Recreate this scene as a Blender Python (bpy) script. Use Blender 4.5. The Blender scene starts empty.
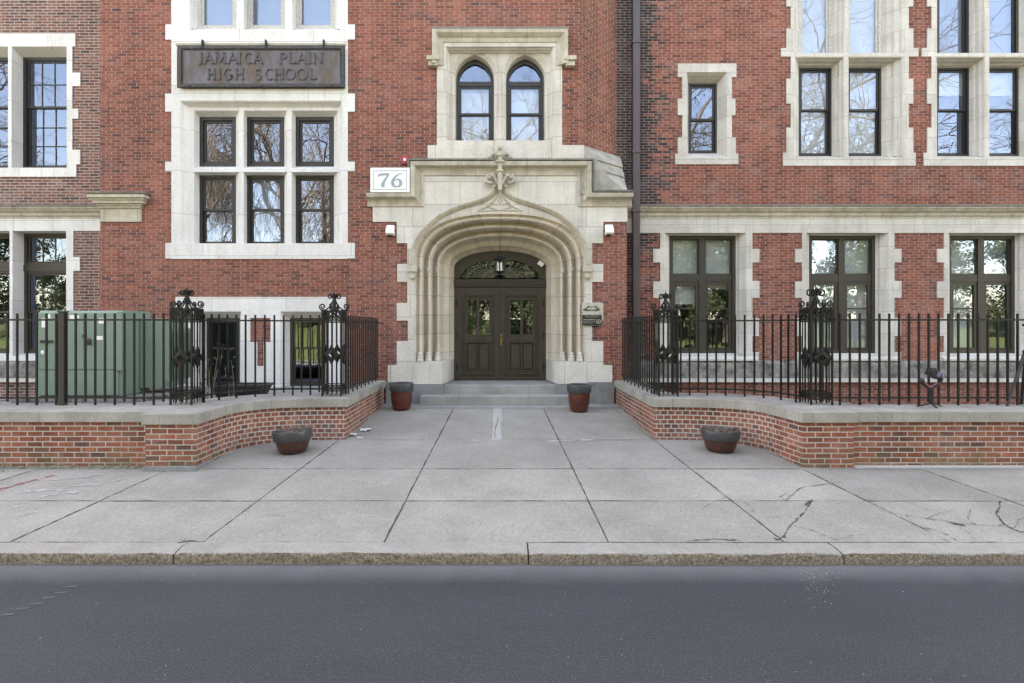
import bpy, bmesh, math, random
from mathutils import Vector, Matrix
random.seed(7)
R = math.radians
sc = bpy.context.scene
COL = sc.collection

# ------------------------------------------------------------------ camera
F, CX, CY, CZ = 560.0, 500.0, 327.0, 2.145      # focal length in pixels, principal point, eye height
cd = bpy.data.cameras.new('camera'); cam = bpy.data.objects.new('camera', cd); COL.objects.link(cam)
cam.location = (0, 0, CZ); cam.rotation_euler = (R(90), 0, 0)
cd.sensor_fit = 'HORIZONTAL'; cd.sensor_width = 36.0; cd.lens = F / 1024 * 36
cd.shift_x = (512 - CX) / 1024; cd.shift_y = -(341.5 - CY) / 1024
cd.clip_start = 0.05; cd.clip_end = 2000
sc.camera = cam

# ------------------------------------------------------------------ sky, sun, exposure
SUN_EL, SUN_AZ = R(44), R(-24)                  # the sun stands behind the school, the street lies in its open shade
w = bpy.data.worlds.new('World'); sc.world = w; w.use_nodes = True
nt = w.node_tree; bg = nt.nodes['Background']
sky = nt.nodes.new('ShaderNodeTexSky'); sky.sky_type = 'NISHITA'; sky.sun_disc = False
sky.sun_elevation = SUN_EL; sky.sun_rotation = SUN_AZ
sky.air_density = 1.0; sky.dust_density = 1.2; sky.ozone_density = 1.0
nt.links.new(sky.outputs[0], bg.inputs[0]); bg.inputs[1].default_value = 0.15
sd = bpy.data.lights.new('sun', 'SUN'); sun = bpy.data.objects.new('sun', sd); COL.objects.link(sun)
sd.energy = 3.5; sd.angle = R(0.5); sd.color = (1, .95, .87)
sun.rotation_euler = (-(math.pi / 2 - SUN_EL), 0, -SUN_AZ)
sun.location = (0, 30, 40)
vs = sc.view_settings
vs.view_transform = 'Standard'; vs.look = 'None'; vs.gamma = 1; vs.use_curve_mapping = False
vs.exposure = 3.30
vs.use_white_balance = True; vs.white_balance_temperature = 10500; vs.white_balance_tint = 17

# ------------------------------------------------------------------ helpers
def P(px, py, Y): return Vector(((px - CX) * Y / F, Y, CZ - (py - CY) * Y / F))
def PX(px, Y): return (px - CX) * Y / F
def PZ(py, Y): return CZ - (py - CY) * Y / F
WO = {}                                          # world origin of every object
class MB:
    def __init__(s): s.v = []; s.f = []; s.uv = {}; s.mi = {}
    def add(s, vs_, fs, uvs=None):
        b = len(s.v); s.v += [tuple(p) for p in vs_]
        for k, f in enumerate(fs):
            if uvs and uvs[k]: s.uv[len(s.f)] = uvs[k]
            s.f.append(tuple(i + b for i in f))
        return s
    def face(s, pts, uv=None): return s.add(pts, [tuple(range(len(pts)))], [uv] if uv else None)
    def box(s, x0, x1, y0, y1, z0, z1):
        vv = [(x0,y0,z0),(x1,y0,z0),(x1,y1,z0),(x0,y1,z0),(x0,y0,z1),(x1,y0,z1),(x1,y1,z1),(x0,y1,z1)]
        return s.add(vv, [(3,2,1,0),(4,5,6,7),(0,1,5,4),(1,2,6,5),(2,3,7,6),(3,0,4,7)])
    def prism(s, poly, z0, z1):                  # poly in XY
        n = len(poly); vv = [(x,y,z0) for x,y in poly] + [(x,y,z1) for x,y in poly]
        return s.add(vv, [tuple(range(n-1,-1,-1)), tuple(range(n,2*n))] + [(i,(i+1)%n,n+(i+1)%n,n+i) for i in range(n)])
    def prism_y(s, poly, y0, y1):                # poly in XZ, extruded along Y
        n = len(poly); vv = [(x,y0,z) for x,z in poly] + [(x,y1,z) for x,z in poly]
        return s.add(vv, [tuple(range(n)), tuple(range(2*n-1,n-1,-1))] + [(i,n+i,n+(i+1)%n,(i+1)%n) for i in range(n)])
    def prism_x(s, poly, x0, x1):                # poly in YZ, extruded along X
        n = len(poly); vv = [(x0,y,z) for y,z in poly] + [(x1,y,z) for y,z in poly]
        return s.add(vv, [tuple(range(n)), tuple(range(2*n-1,n-1,-1))] + [(i,n+i,n+(i+1)%n,(i+1)%n) for i in range(n)])
    def tube(s, pts, r, n=6, cap=True, closed=False):
        pts = [Vector(p) for p in pts]; m = len(pts); rr = r if isinstance(r, (list, tuple)) else [r]*m
        vv = []; up = None
        for i, p in enumerate(pts):
            if closed: t = pts[(i+1)%m] - pts[i-1]
            else: t = pts[min(i+1,m-1)] - pts[max(i-1,0)]
            if t.length < 1e-9: t = Vector((0,0,1))
            t.normalize()
            if up is None:
                up = t.orthogonal().normalized() if abs(t.z) > .9 else (Vector((0,0,1)) - t*t.z).normalized()
            else:
                u2 = up - t*up.dot(t); up = u2.normalized() if u2.length > 1e-6 else t.orthogonal().normalized()
            bt = t.cross(up)
            for k in range(n):
                a = 2*math.pi*(k+.5)/n
                vv.append(p + (up*math.cos(a) + bt*math.sin(a))*rr[i])
        fs = []
        for i in range(m if closed else m-1):
            j = (i+1) % m
            for k in range(n):
                fs.append((i*n+k, i*n+(k+1)%n, j*n+(k+1)%n, j*n+k))
        if cap and not closed: fs += [tuple(range(n-1,-1,-1)), tuple((m-1)*n+k for k in range(n))]
        return s.add(vv, fs)
    def bar(s, p, q, a, b=None):                 # rectangular bar
        p, q = Vector(p), Vector(q); b = b or a; t = (q-p).normalized()
        u = Vector((0,1,0)) if abs(t.y) < .9 else Vector((1,0,0))
        u = (u - t*u.dot(t)).normalized(); w_ = t.cross(u)
        vv = [o + u*(sx*a/2) + w_*(sy*b/2) for o in (p,q) for sx,sy in ((-1,-1),(1,-1),(1,1),(-1,1))]
        return s.add(vv, [(3,2,1,0),(4,5,6,7),(0,1,5,4),(1,2,6,5),(2,3,7,6),(3,0,4,7)])
    def lathe(s, prof, c=(0,0,0), n=20, sx=1, sy=1):
        c = Vector(c); vv = []; fs = []; m = len(prof)
        for r, z in prof:
            for k in range(n):
                a = 2*math.pi*k/n; vv.append((c.x + sx*r*math.cos(a), c.y + sy*r*math.sin(a), c.z + z))
        for i in range(m-1):
            for k in range(n): fs.append((i*n+k, i*n+(k+1)%n, (i+1)*n+(k+1)%n, (i+1)*n+k))
        if prof[0][0] > 1e-5: fs.append(tuple(range(n-1,-1,-1)))
        if prof[-1][0] > 1e-5: fs.append(tuple((m-1)*n+k for k in range(n)))
        return s.add(vv, fs)
    def ball(s, c, rx, ry=None, rz=None, n=8, m=6, rot=None):
        ry = ry or rx; rz = rz or rx; c = Vector(c); vv = []; fs = []
        for i in range(m+1):
            th = math.pi*i/m
            for k in range(n):
                a = 2*math.pi*k/n
                p = Vector((rx*math.sin(th)*math.cos(a), ry*math.sin(th)*math.sin(a), rz*math.cos(th)))
                if rot is not None: p = rot @ p
                vv.append(c + p)
        for i in range(m):
            for k in range(n): fs.append((i*n+k, (i+1)*n+k, (i+1)*n+(k+1)%n, i*n+(k+1)%n))
        return s.add(vv, fs)
    def plate(s, rects, holes, y, back):         # XZ plate made of rectangles minus holes; front at y, rim back to `back`
        xs = sorted({round(a, 5) for r in rects+holes for a in (r[0], r[2])}); zs = sorted({round(a, 5) for r in rects+holes for a in (r[1], r[3])})
        def solid(i, j):
            if i < 0 or j < 0 or i >= len(xs)-1 or j >= len(zs)-1: return False
            x = (xs[i]+xs[i+1])/2; z = (zs[j]+zs[j+1])/2
            ok = any(r[0] < x < r[2] and r[1] < z < r[3] for r in rects)
            return ok and not any(h[0] < x < h[2] and h[1] < z < h[3] for h in holes)
        def inhole(i, j):
            if i < 0 or j < 0 or i >= len(xs)-1 or j >= len(zs)-1: return False
            x = (xs[i]+xs[i+1])/2; z = (zs[j]+zs[j+1])/2
            return any(h[0] < x < h[2] and h[1] < z < h[3] for h in holes)
        for i in range(len(xs)-1):
            for j in range(len(zs)-1):
                if not solid(i, j): continue
                a, b, c, d = xs[i], xs[i+1], zs[j], zs[j+1]
                s.face([(a,y,c),(b,y,c),(b,y,d),(a,y,d)])
                for (di,dj,e0,e1) in ((-1,0,(a,d),(a,c)),(1,0,(b,c),(b,d)),(0,-1,(a,c),(b,c)),(0,1,(b,d),(a,d))):
                    if not solid(i+di, j+dj):
                        bk = back if not inhole(i+di, j+dj) else (back if holes and len(holes[0]) == 4 else y + holes[0][4])
                        s.face([(e0[0],y,e0[1]),(e0[0],bk,e0[1]),(e1[0],bk,e1[1]),(e1[0],y,e1[1])])
        return s
    def sweep(s, path, prof, y, closed=False):   # path in XZ; prof [(a along the left normal, b proud towards -Y)]
        n = len(path); m = len(prof); vv = []; fs = []
        for i in range(n):
            p = Vector(path[i]); a = p - Vector(path[i-1]) if (i > 0 or closed) else None
            b = Vector(path[(i+1)%n]) - p if (i < n-1 or closed) else None
            na = Vector((-a.y, a.x)).normalized() if a is not None else None
            nb = Vector((-b.y, b.x)).normalized() if b is not None else None
            if na is None: na = nb
            if nb is None: nb = na
            mm = (na + nb); mm = mm / max(.35, mm.dot(na)) if mm.length > 1e-6 else na
            for (u, v) in prof: vv.append((p.x + mm.x*u, y - v, p.y + mm.y*u))
        for i in range(n if closed else n-1):
            j = (i+1) % n
            for k in range(m-1): fs.append((i*m+k, j*m+k, j*m+k+1, i*m+k+1))
        if not closed: fs += [tuple(range(m)), tuple((n-1)*m+k for k in range(m-1,-1,-1))]
        return s.add(vv, fs)
    def build(s, name, mat, parent=None, origin=None, smooth=None, bevel=0, mats=None):
        vv = [Vector(v) for v in s.v]
        if origin is None:
            lo = [min(v[i] for v in vv) for i in range(3)]; hi = [max(v[i] for v in vv) for i in range(3)]
            origin = Vector(((lo[0]+hi[0])/2, (lo[1]+hi[1])/2, lo[2]))
        origin = Vector(origin)
        me = bpy.data.meshes.new(name); me.from_pydata([v - origin for v in vv], [], s.f)
        bm = bmesh.new(); bm.from_mesh(me)
        if not s.uv: bmesh.ops.remove_doubles(bm, verts=bm.verts, dist=1e-5)
        bmesh.ops.recalc_face_normals(bm, faces=bm.faces)
        if bevel:
            ed = [e for e in bm.edges if len(e.link_faces) == 2 and e.calc_face_angle(0) > .6]
            bmesh.ops.bevel(bm, geom=ed, offset=bevel, segments=2, profile=.6, affect='EDGES', clamp_overlap=True)
        uvl = bm.loops.layers.uv.new('UVMap'); bm.faces.ensure_lookup_table()
        for k, f in enumerate(bm.faces):
            nrm = f.normal
            if s.uv and k in s.uv and not bevel:
                d = s.uv[k]; src = s.f[k]
                for l in f.loops:
                    co = l.vert.co + origin
                    best = min(range(len(src)), key=lambda q: (Vector(s.v[src[q]]) - co).length_squared)
                    l[uvl].uv = d[best]
                continue
            for l in f.loops:
                co = l.vert.co + origin
                if abs(nrm.z) > .8: l[uvl].uv = (co.x, co.y)
                else:
                    t = Vector((-nrm.y, nrm.x, 0)).normalized()
                    l[uvl].uv = (co.dot(t), co.z)
        bm.to_mesh(me); bm.free()
        me.materials.append(mat)
        if smooth is not None:
            me.polygons.foreach_set('use_smooth', [True]*len(me.polygons)); me.set_sharp_from_angle(angle=R(smooth))
        o = bpy.data.objects.new(name, me); COL.objects.link(o)
        WO[o] = origin
        if parent is not None: o.parent = parent; o.location = origin - WO[parent]
        else: o.location = origin
        return o
def empty(name, loc, label=None, cat=None, group=None):
    o = bpy.data.objects.new(name, None); COL.objects.link(o); o.location = loc; WO[o] = Vector(loc); o.empty_display_size = .2
    if label: tag(o, label, cat, group)
    return o
def tag(o, label, cat, group=None):
    o['label'] = label; o['category'] = cat
    if group: o['group'] = group
    return o
def struct(o): o['kind'] = 'structure'; return o
def place_copy(o, parent, world):                # linked copy of a mesh part at a world point
    c = o.copy(); COL.objects.link(c); WO[c] = Vector(world); c.parent = parent
    c.location = WO[c] - (WO[parent] if parent else Vector((0,0,0))); return c
def copy_tree(o, loc=None, parent=None, rotz=None):
    c = o.copy(); COL.objects.link(c); c.parent = parent
    if loc is not None: c.location = loc; WO[c] = Vector(loc)
    if rotz is not None: c.rotation_euler.z = rotz
    for ch in list(o.children): copy_tree(ch, None, c)
    return c

# ------------------------------------------------------------------ materials
class NT:
    def __init__(s, name):
        s.m = bpy.data.materials.new(name); s.m.use_nodes = True; s.t = s.m.node_tree; s.b = s.t.nodes['Principled BSDF']
    def n(s, typ, **kw):
        nd = s.t.nodes.new('ShaderNode' + typ)
        for k, v in kw.items():
            if k.startswith('i_'):
                key = k[2:]; key = int(key) if key.isdigit() else key.replace('_', ' ')
                s.put(v, nd.inputs[key])
            else: setattr(nd, k, v)
        return nd
    def put(s, v, sock):
        if isinstance(v, bpy.types.NodeSocket): s.t.links.new(v, sock)
        else:
            if isinstance(v, tuple) and len(v) == 3 and sock.type == 'RGBA': v = v + (1,)
            sock.default_value = v
    def math(s, op, a, b=0.0, c=None):
        nd = s.t.nodes.new('ShaderNodeMath'); nd.operation = op; s.put(a, nd.inputs[0]); s.put(b, nd.inputs[1])
        if c is not None: s.put(c, nd.inputs[2])
        return nd.outputs[0]
    def mix(s, f, a, b, mode='MIX'):
        nd = s.t.nodes.new('ShaderNodeMix'); nd.data_type = 'RGBA'; nd.blend_type = mode
        s.put(f, nd.inputs[0]); s.put(a, nd.inputs[6]); s.put(b, nd.inputs[7]); return nd.outputs[2]
    def ramp(s, f, stops, const=False):
        nd = s.t.nodes.new('ShaderNodeValToRGB'); r = nd.color_ramp
        if const: r.interpolation = 'CONSTANT'
        while len(r.elements) < len(stops): r.elements.new(1)
        for e, (p, c) in zip(r.elements, stops):
            e.position = p; e.color = (c, c, c, 1) if isinstance(c, (int, float)) else tuple(c) + (1,)
        s.put(f, nd.inputs[0]); return nd.outputs[0]
    def noise(s, vec, scale, detail=4, rough=.55):
        nd = s.t.nodes.new('ShaderNodeTexNoise'); nd.inputs['Scale'].default_value = scale; nd.inputs['Detail'].default_value = detail
        nd.inputs['Roughness'].default_value = rough; s.put(vec, nd.inputs['Vector']); return nd.outputs[0]
    def scale(s, vec, v):
        nd = s.t.nodes.new('ShaderNodeVectorMath'); nd.operation = 'MULTIPLY'; s.put(vec, nd.inputs[0]); nd.inputs[1].default_value = v; return nd.outputs[0]
    def pos(s): return s.n('NewGeometry').outputs['Position']
    def uv(s): return s.n('UVMap').outputs[0]
    def sep(s, vec): nd = s.n('SeparateXYZ', i_0=vec); return nd.outputs
    def bump(s, h, strength=.4, dist=.01):
        nd = s.n('Bump', i_Strength=strength, i_Distance=dist, i_Height=h); s.t.links.new(nd.outputs[0], s.b.inputs['Normal'])
    def out(s, color=None, rough=.8, metal=0, spec=None):
        if color is not None: s.put(color, s.b.inputs['Base Color'])
        s.put(rough, s.b.inputs['Roughness']); s.put(metal, s.b.inputs['Metallic'])
        if spec is not None: s.b.inputs['Specular IOR Level'].default_value = spec
        return s.m

def brick_mat(name, tones, mortar, bw=.215, rh=.0677, ms=.006, eff=0.0, soot=None, moss=0, bed=None):
    t = NT(name); pos = t.pos(); uv = t.uv()
    wob = t.noise(pos, 9, 2); wv = t.n('CombineXYZ', i_0=t.math('MULTIPLY', t.math('SUBTRACT', wob, .5), .012), i_1=t.math('MULTIPLY', t.math('SUBTRACT', t.noise(t.scale(pos, (1,1,.4)), 14, 2), .5), .008)).outputs[0]
    u2 = t.n('VectorMath', operation='ADD', i_0=uv, i_1=wv).outputs[0]
    x, y, _ = t.sep(u2)
    row = t.math('FLOOR', t.math('DIVIDE', y, rh)); par = t.math('FLOORED_MODULO', row, 2.0)
    sh = t.math('MULTIPLY', t.math('SUBTRACT', 1.0, par), .5)
    jit = t.n('TexWhiteNoise', noise_dimensions='1D', i_W=row).outputs[0]
    uu = t.math('ADD', t.math('ADD', t.math('DIVIDE', x, bw), sh), t.math('MULTIPLY', jit, .16))
    col = t.math('FLOOR', uu)
    fu = t.math('FRACT', uu); fv = t.math('FRACT', t.math('DIVIDE', y, rh))
    du = t.math('MULTIPLY', t.math('MINIMUM', fu, t.math('SUBTRACT', 1.0, fu)), bw)
    dv = t.math('MULTIPLY', t.math('MINIMUM', fv, t.math('SUBTRACT', 1.0, fv)), rh)
    d = t.math('MINIMUM', du, dv)
    mask = t.n('MapRange', i_0=d, i_1=ms*.5, i_2=ms*1.05, i_3=0.0, i_4=1.0, clamp=True).outputs[0]      # 1 on the brick
    wn = t.n('TexWhiteNoise', noise_dimensions='2D', i_Vector=t.n('CombineXYZ', i_0=col, i_1=row).outputs[0])
    c = t.ramp(wn.outputs[0], [(i/len(tones), k) for i, k in enumerate(tones)])
    fine = t.noise(pos, 60, 4, .7); big = t.noise(pos, .55, 4)
    c = t.mix(1.0, c, t.ramp(fine, [(.25, .72), (.75, 1.22)]), 'MULTIPLY')
    strk = t.noise(t.scale(pos, (9,9,70)), 1.0, 4, .7)
    c = t.mix(1.0, c, t.ramp(strk, [(.3, .66), (.68, 1.24)]), 'MULTIPLY')
    mo = t.mix(t.noise(pos, 3, 3), mortar, tuple(k*.62 for k in mortar))
    if bed:                                          # head joints are pointed pale, bed joints are coloured dark for the shade of raked mortar
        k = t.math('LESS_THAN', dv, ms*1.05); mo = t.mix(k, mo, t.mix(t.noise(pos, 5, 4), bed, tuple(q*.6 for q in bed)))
    if soot:
        px = t.sep(pos)[0]; dist = t.math('ABSOLUTE', t.math('SUBTRACT', px, soot[0]))
        v = t.math('ADD', t.math('DIVIDE', dist, soot[1]), t.math('MULTIPLY', t.math('SUBTRACT', t.noise(t.scale(pos, (1.6,1.6,.45)), 1.3, 5), .5), 1.5))
        per = t.math('ADD', v, t.math('MULTIPLY', t.math('SUBTRACT', wn.outputs[0], .5), .9))
        zz = t.n('MapRange', i_0=t.sep(pos)[2], i_1=3.6, i_2=4.9, i_3=.75, i_4=0.0, clamp=True).outputs[0]
        per = t.math('ADD', per, zz)
        k = t.n('MapRange', i_0=per, i_1=.75, i_2=1.15, i_3=1.0, i_4=0.0, clamp=True).outputs[0]
        c = t.mix(t.math('MULTIPLY', k, .93), c, (.022,.02,.022)); mo = t.mix(t.math('MULTIPLY', k, .55), mo, (.23,.22,.22))
    c = t.mix(1.0, c, t.ramp(big, [(.3, .82), (.7, 1.13)]), 'MULTIPLY')
    c = t.mix(t.ramp(t.noise(t.scale(pos, (1,1,1.4)), 1.1, 5, .6), [(.48, 0.0), (.7, .45)]), c, t.mix(.5, c, (.20,.14,.14)))
    dr = t.noise(t.scale(pos, (3,3,.16)), 1.5, 4, .6); c = t.mix(1.0, c, t.ramp(dr, [(.33, .72), (.58, 1.06)]), 'MULTIPLY')
    o = t.mix(mask, mo, c)
    if eff:
        e = t.math('MULTIPLY', t.ramp(t.noise(t.scale(pos, (1,1,1.7)), 1.7, 6, .65), [(.52, 0.0), (.75, 1.0)]), eff)
        o = t.mix(e, o, (.5,.46,.43))
    if moss:
        z = t.sep(pos)[2]
        low = t.n('MapRange', i_0=z, i_1=.22, i_2=.55, i_3=1.0, i_4=0.0, clamp=True).outputs[0]
        e = t.math('MULTIPLY', t.math('MULTIPLY', t.ramp(t.noise(pos, 3.2, 6, .65), [(.42, 0.0), (.68, 1.0)]), low), moss)
        o = t.mix(e, o, (.13,.14,.06))
    t.bump(t.math('ADD', t.math('MULTIPLY', mask, .8), t.math('MULTIPLY', fine, .3)), .55, .008)
    return t.out(o, .88, 0, .25)

def stone_mat(name, base, dark, amt=.5, joints=(1.15, .46), streak=.5, joff=0.0, lichen=0.0, jdark=.5, ochre=0.0, nsc=2.3, runs=False):
    t = NT(name); pos = t.pos(); uv = t.uv()
    n1 = t.noise(pos, nsc, 6, .6); n2 = t.noise(pos, 34, 5, .65); st = t.noise(t.scale(pos, (5, 5, .35)), 1.6, 5, .6)
    c = t.mix(t.ramp(n1, [(.35, 0.0), (.72, amt)]), base, dark)
    c = t.mix(t.math('MULTIPLY', t.ramp(st, [(.5, 0.0), (.78, 1.0)]), streak), c, tuple(k*.42 for k in dark))
    c = t.mix(1.0, c, t.ramp(n2, [(.25, .82), (.75, 1.1)]), 'MULTIPLY')
    if lichen:
        up = t.math('MAXIMUM', t.sep(t.n('NewGeometry').outputs['Normal'])[2], 0.0)
        k = t.math('MULTIPLY', t.ramp(t.noise(t.scale(pos, (1,1,1)), 6, 6, .7), [(.36, 0.0), (.62, 1.0)]), t.math('ADD', t.math('MULTIPLY', up, .6), .4))
        c = t.mix(t.math('MULTIPLY', k, lichen), c, (.105,.096,.075))
    if ochre:
        c = t.mix(t.ramp(t.noise(t.scale(pos, (1,1,2)), 3.1, 5, .65), [(.45, 0.0), (.7, ochre)]), c, (.50,.40,.26))
    if runs:
        px_, _, pz_ = t.sep(pos); zm = t.n('MapRange', i_0=pz_, i_1=6.55, i_2=7.25, i_3=0.0, i_4=1.0, clamp=True).outputs[0]
        zm = t.math('MULTIPLY', zm, t.math('LESS_THAN', pz_, 7.36)); s1 = t.noise(t.scale(pos, (4.5,1,.25)), 1.3, 4, .6)
        c = t.mix(t.math('MULTIPLY', t.ramp(s1, [(.5, 0.0), (.68, .5)]), zm), c, (.46,.58,.47))
        c = t.mix(t.math('MULTIPLY', t.ramp(t.noise(t.scale(pos, (3,1,.3)), 2.1, 4, .6), [(.58, 0.0), (.72, .5)]), zm), c, (.50,.40,.26))
    if joints:
        x, y, _ = t.sep(uv)
        yy = t.math('DIVIDE', t.math('ADD', y, joff), joints[1]); row = t.math('FLOOR', yy)
        wn = t.n('TexWhiteNoise', noise_dimensions='1D', i_W=row).outputs[0]
        xx = t.math('ADD', t.math('DIVIDE', x, joints[0]), wn)
        blk = t.n('TexWhiteNoise', noise_dimensions='2D', i_Vector=t.n('CombineXYZ', i_0=t.math('FLOOR', xx), i_1=row).outputs[0]).outputs[0]
        c = t.mix(1.0, c, t.ramp(blk, [(0, .9), (1, 1.06)]), 'MULTIPLY')
        fx = t.math('FRACT', xx); fy = t.math('FRACT', yy)
        d = t.math('MINIMUM', t.math('MULTIPLY', t.math('MINIMUM', fx, t.math('SUBTRACT', 1.0, fx)), joints[0]), t.math('MULTIPLY', t.math('MINIMUM', fy, t.math('SUBTRACT', 1.0, fy)), joints[1]))
        k = t.n('MapRange', i_0=d, i_1=.002, i_2=.0075, i_3=jdark, i_4=0.0, clamp=True).outputs[0]
        c = t.mix(k, c, (.09,.08,.065))
    t.bump(n2, .25, .006)
    return t.out(c, .82, 0, .3)

def simple(name, col, rough=.6, metal=0, var=.15, nscale=20, bump=0, spec=None):
    t = NT(name); pos = t.pos(); n = t.noise(pos, nscale, 5, .6)
    c = t.mix(1.0, col, t.ramp(n, [(.25, 1-var), (.75, 1+var)]), 'MULTIPLY')
    if bump: t.bump(n, bump, .004)
    return t.out(c, t.ramp(n, [(.3, max(0, rough-.08)), (.7, min(1, rough+.08))]), metal, spec)

M = {}
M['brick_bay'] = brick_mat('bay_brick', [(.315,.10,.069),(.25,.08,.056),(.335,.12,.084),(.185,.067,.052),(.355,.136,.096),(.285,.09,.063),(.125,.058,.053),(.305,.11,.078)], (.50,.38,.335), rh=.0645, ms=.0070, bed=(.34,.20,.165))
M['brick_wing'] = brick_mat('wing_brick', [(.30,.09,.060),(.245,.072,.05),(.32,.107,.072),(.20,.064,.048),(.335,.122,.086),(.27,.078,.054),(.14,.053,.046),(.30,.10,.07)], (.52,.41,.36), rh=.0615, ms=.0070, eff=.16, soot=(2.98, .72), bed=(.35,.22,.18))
M['brick_left'] = brick_mat('left_wing_brick', [(.26,.095,.07),(.18,.068,.055),(.27,.12,.09),(.13,.056,.048),(.30,.15,.115),(.22,.085,.065),(.08,.046,.045),(.24,.11,.085)], (.5,.45,.41), ms=.009, eff=.15)
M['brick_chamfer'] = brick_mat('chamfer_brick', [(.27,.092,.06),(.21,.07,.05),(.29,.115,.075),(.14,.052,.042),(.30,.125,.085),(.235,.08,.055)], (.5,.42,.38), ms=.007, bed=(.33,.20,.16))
low = [(.37,.115,.07),(.28,.085,.055),(.40,.14,.085),(.18,.065,.05),(.41,.165,.105),(.32,.095,.06),(.13,.07,.058),(.35,.12,.078)]
M['brick_low'] = brick_mat('garden_wall_brick', low, (.56,.51,.46), rh=.072, ms=.009, eff=.25, moss=.75)
M['brick_curve'] = brick_mat('header_brick', low, (.60,.55,.50), bw=.118, rh=.072, ms=.010, eff=.25, moss=.3)
M['stone_white'] = stone_mat('white_limestone', (.74,.725,.71), (.60,.58,.55), .5, joints=(1.6,.92), streak=.24, jdark=.5, runs=True)
M['stone'] = stone_mat('buff_limestone', (.63,.60,.555), (.47,.44,.395), .75, joints=(1.3,.50), streak=.36)
M['stone_entry'] = stone_mat('entry_limestone', (.67,.63,.575), (.50,.455,.395), .75, joints=(1.25,.485), streak=.34, joff=.06, jdark=.65)
M['stone_arch'] = stone_mat('arch_limestone', (.675,.60,.51), (.50,.43,.345), .85, joints=(.42, 90), streak=.4, ochre=.3, jdark=.75)
M['stone_trim'] = stone_mat('weathered_trim', (.61,.56,.47), (.42,.375,.30), .7, joints=(1.4,30), streak=.45, lichen=.7, ochre=.25)
M['broach'] = stone_mat('weathered_broach', (.47,.445,.40), (.27,.255,.23), .9, joints=(1.4,.5), streak=.4, lichen=.4, nsc=4)
M['stone_base'] = stone_mat('stained_base_stone', (.33,.315,.29), (.05,.05,.046), 1.0, joints=(1.6,.6), streak=.6, nsc=5.5)
M['coping'] = stone_mat('coping_stone', (.41,.385,.345), (.25,.235,.205), .8, joints=(1.75,50), streak=.35, lichen=.25)
M['cap'] = stone_mat('blackened_ledge_stone', (.235,.225,.20), (.11,.105,.09), .9, joints=(1.4,30), streak=.3, lichen=.6, nsc=5)
M['granite'] = stone_mat('grey_granite', (.27,.27,.275), (.17,.17,.175), .8, joints=None, streak=.2)
M['base_gray'] = stone_mat('damp_grey_stone', (.33,.325,.31), (.15,.155,.13), .9, joints=(1.25,60), streak=.5, nsc=3)
M['bluestone'] = stone_mat('bluestone_step', (.33,.32,.305), (.20,.195,.185), .8, joints=(1.5,40), streak=.0)
M['iron'] = simple('black_iron', (.0105,.0095,.009), .5, 0, .5, 40, .3, .35)
M['iron_worn'] = simple('worn_iron', (.032,.027,.023), .6, 0, .4, 30, .3)
M['frame'] = simple('bronze_window_frame', (.018,.0155,.0145), .45, 0, .15, 8)
M['frame_wing'] = simple('brown_window_frame', (.036,.0285,.022), .5, 0, .2, 8)
M['frame_old'] = simple('peeling_white_frame', (.52,.50,.47), .7, 0, .35, 26)
M['door'] = simple('door_paint', (.053,.044,.0345), .42, 0, .25, 6, 0, .3)
M['brass'] = simple('old_brass', (.30,.20,.09), .35, 1, .3, 30)
M['plaque_metal'] = simple('pale_plaque_metal', (.50,.48,.44), .3, .35, .1, 12)
M['plaque_dark'] = simple('crest_reflection_black', (.015,.014,.013), .5, 0, .2)
M['pipe'] = simple('brown_downpipe', (.072,.053,.056), .45, 0, .2, 3)
M['white_paint'] = simple('white_painted_board', (.78,.78,.77), .5, 0, .04, 5)
M['white_plastic'] = simple('white_plastic', (.82,.82,.81), .4, 0, .03)
M['grey_letter'] = simple('blue_grey_numeral', (.26,.32,.38), .5, 0, .15, 12)
M['black_plastic'] = simple('black_plastic', (.016,.016,.017), .45, 0, .2)
M['red_plastic'] = simple('red_plastic', (.42,.035,.05), .4, 0, .1)
M['dark_room'] = simple('dark_interior', (.05,.048,.045), .9, 0, .2, 2)
M['blind'] = simple('white_roller_blind', (.60,.60,.57), .8, 0, .05, 3)
M['curtain'] = simple('grey_shade', (.26,.29,.33), .8, 0, .08, 3)
M['soil'] = simple('dry_soil', (.055,.042,.034), .95, 0, .6, 45, .8)
M['leaf_dry'] = simple('dry_leaves', (.15,.105,.075), .9, 0, .4, 30)
M['leaf_green'] = simple('green_leaves', (.06,.10,.035), .6, 0, .4, 12)
M['paper'] = simple('torn_paper', (.62,.63,.65), .8, 0, .1, 20)
M['bark'] = simple('tree_bark', (.16,.135,.11), .9, 0, .3, 6)
M['twig'] = simple('pale_twigs', (.20,.165,.13), .9, 0, .2, 6)
M['evergreen'] = simple('evergreen_leaves', (.055,.085,.03), .7, 0, .4, 3)
M['grass'] = simple('spring_grass', (.085,.12,.035), .9, 0, .3, 4)
M['frost'] = simple('frosted_lamp_glass', (.75,.72,.66), .35, 0, .05)
M['camera_blue'] = simple('blue_grey_camera_shell', (.12,.17,.30), .3, 0, .1)
M['red_trim'] = simple('red_anodised_trim', (.40,.10,.12), .4, 0, .1)
M['ground'] = simple('far_ground', (.12,.115,.10), .9, 0, .2, 1)

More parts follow.
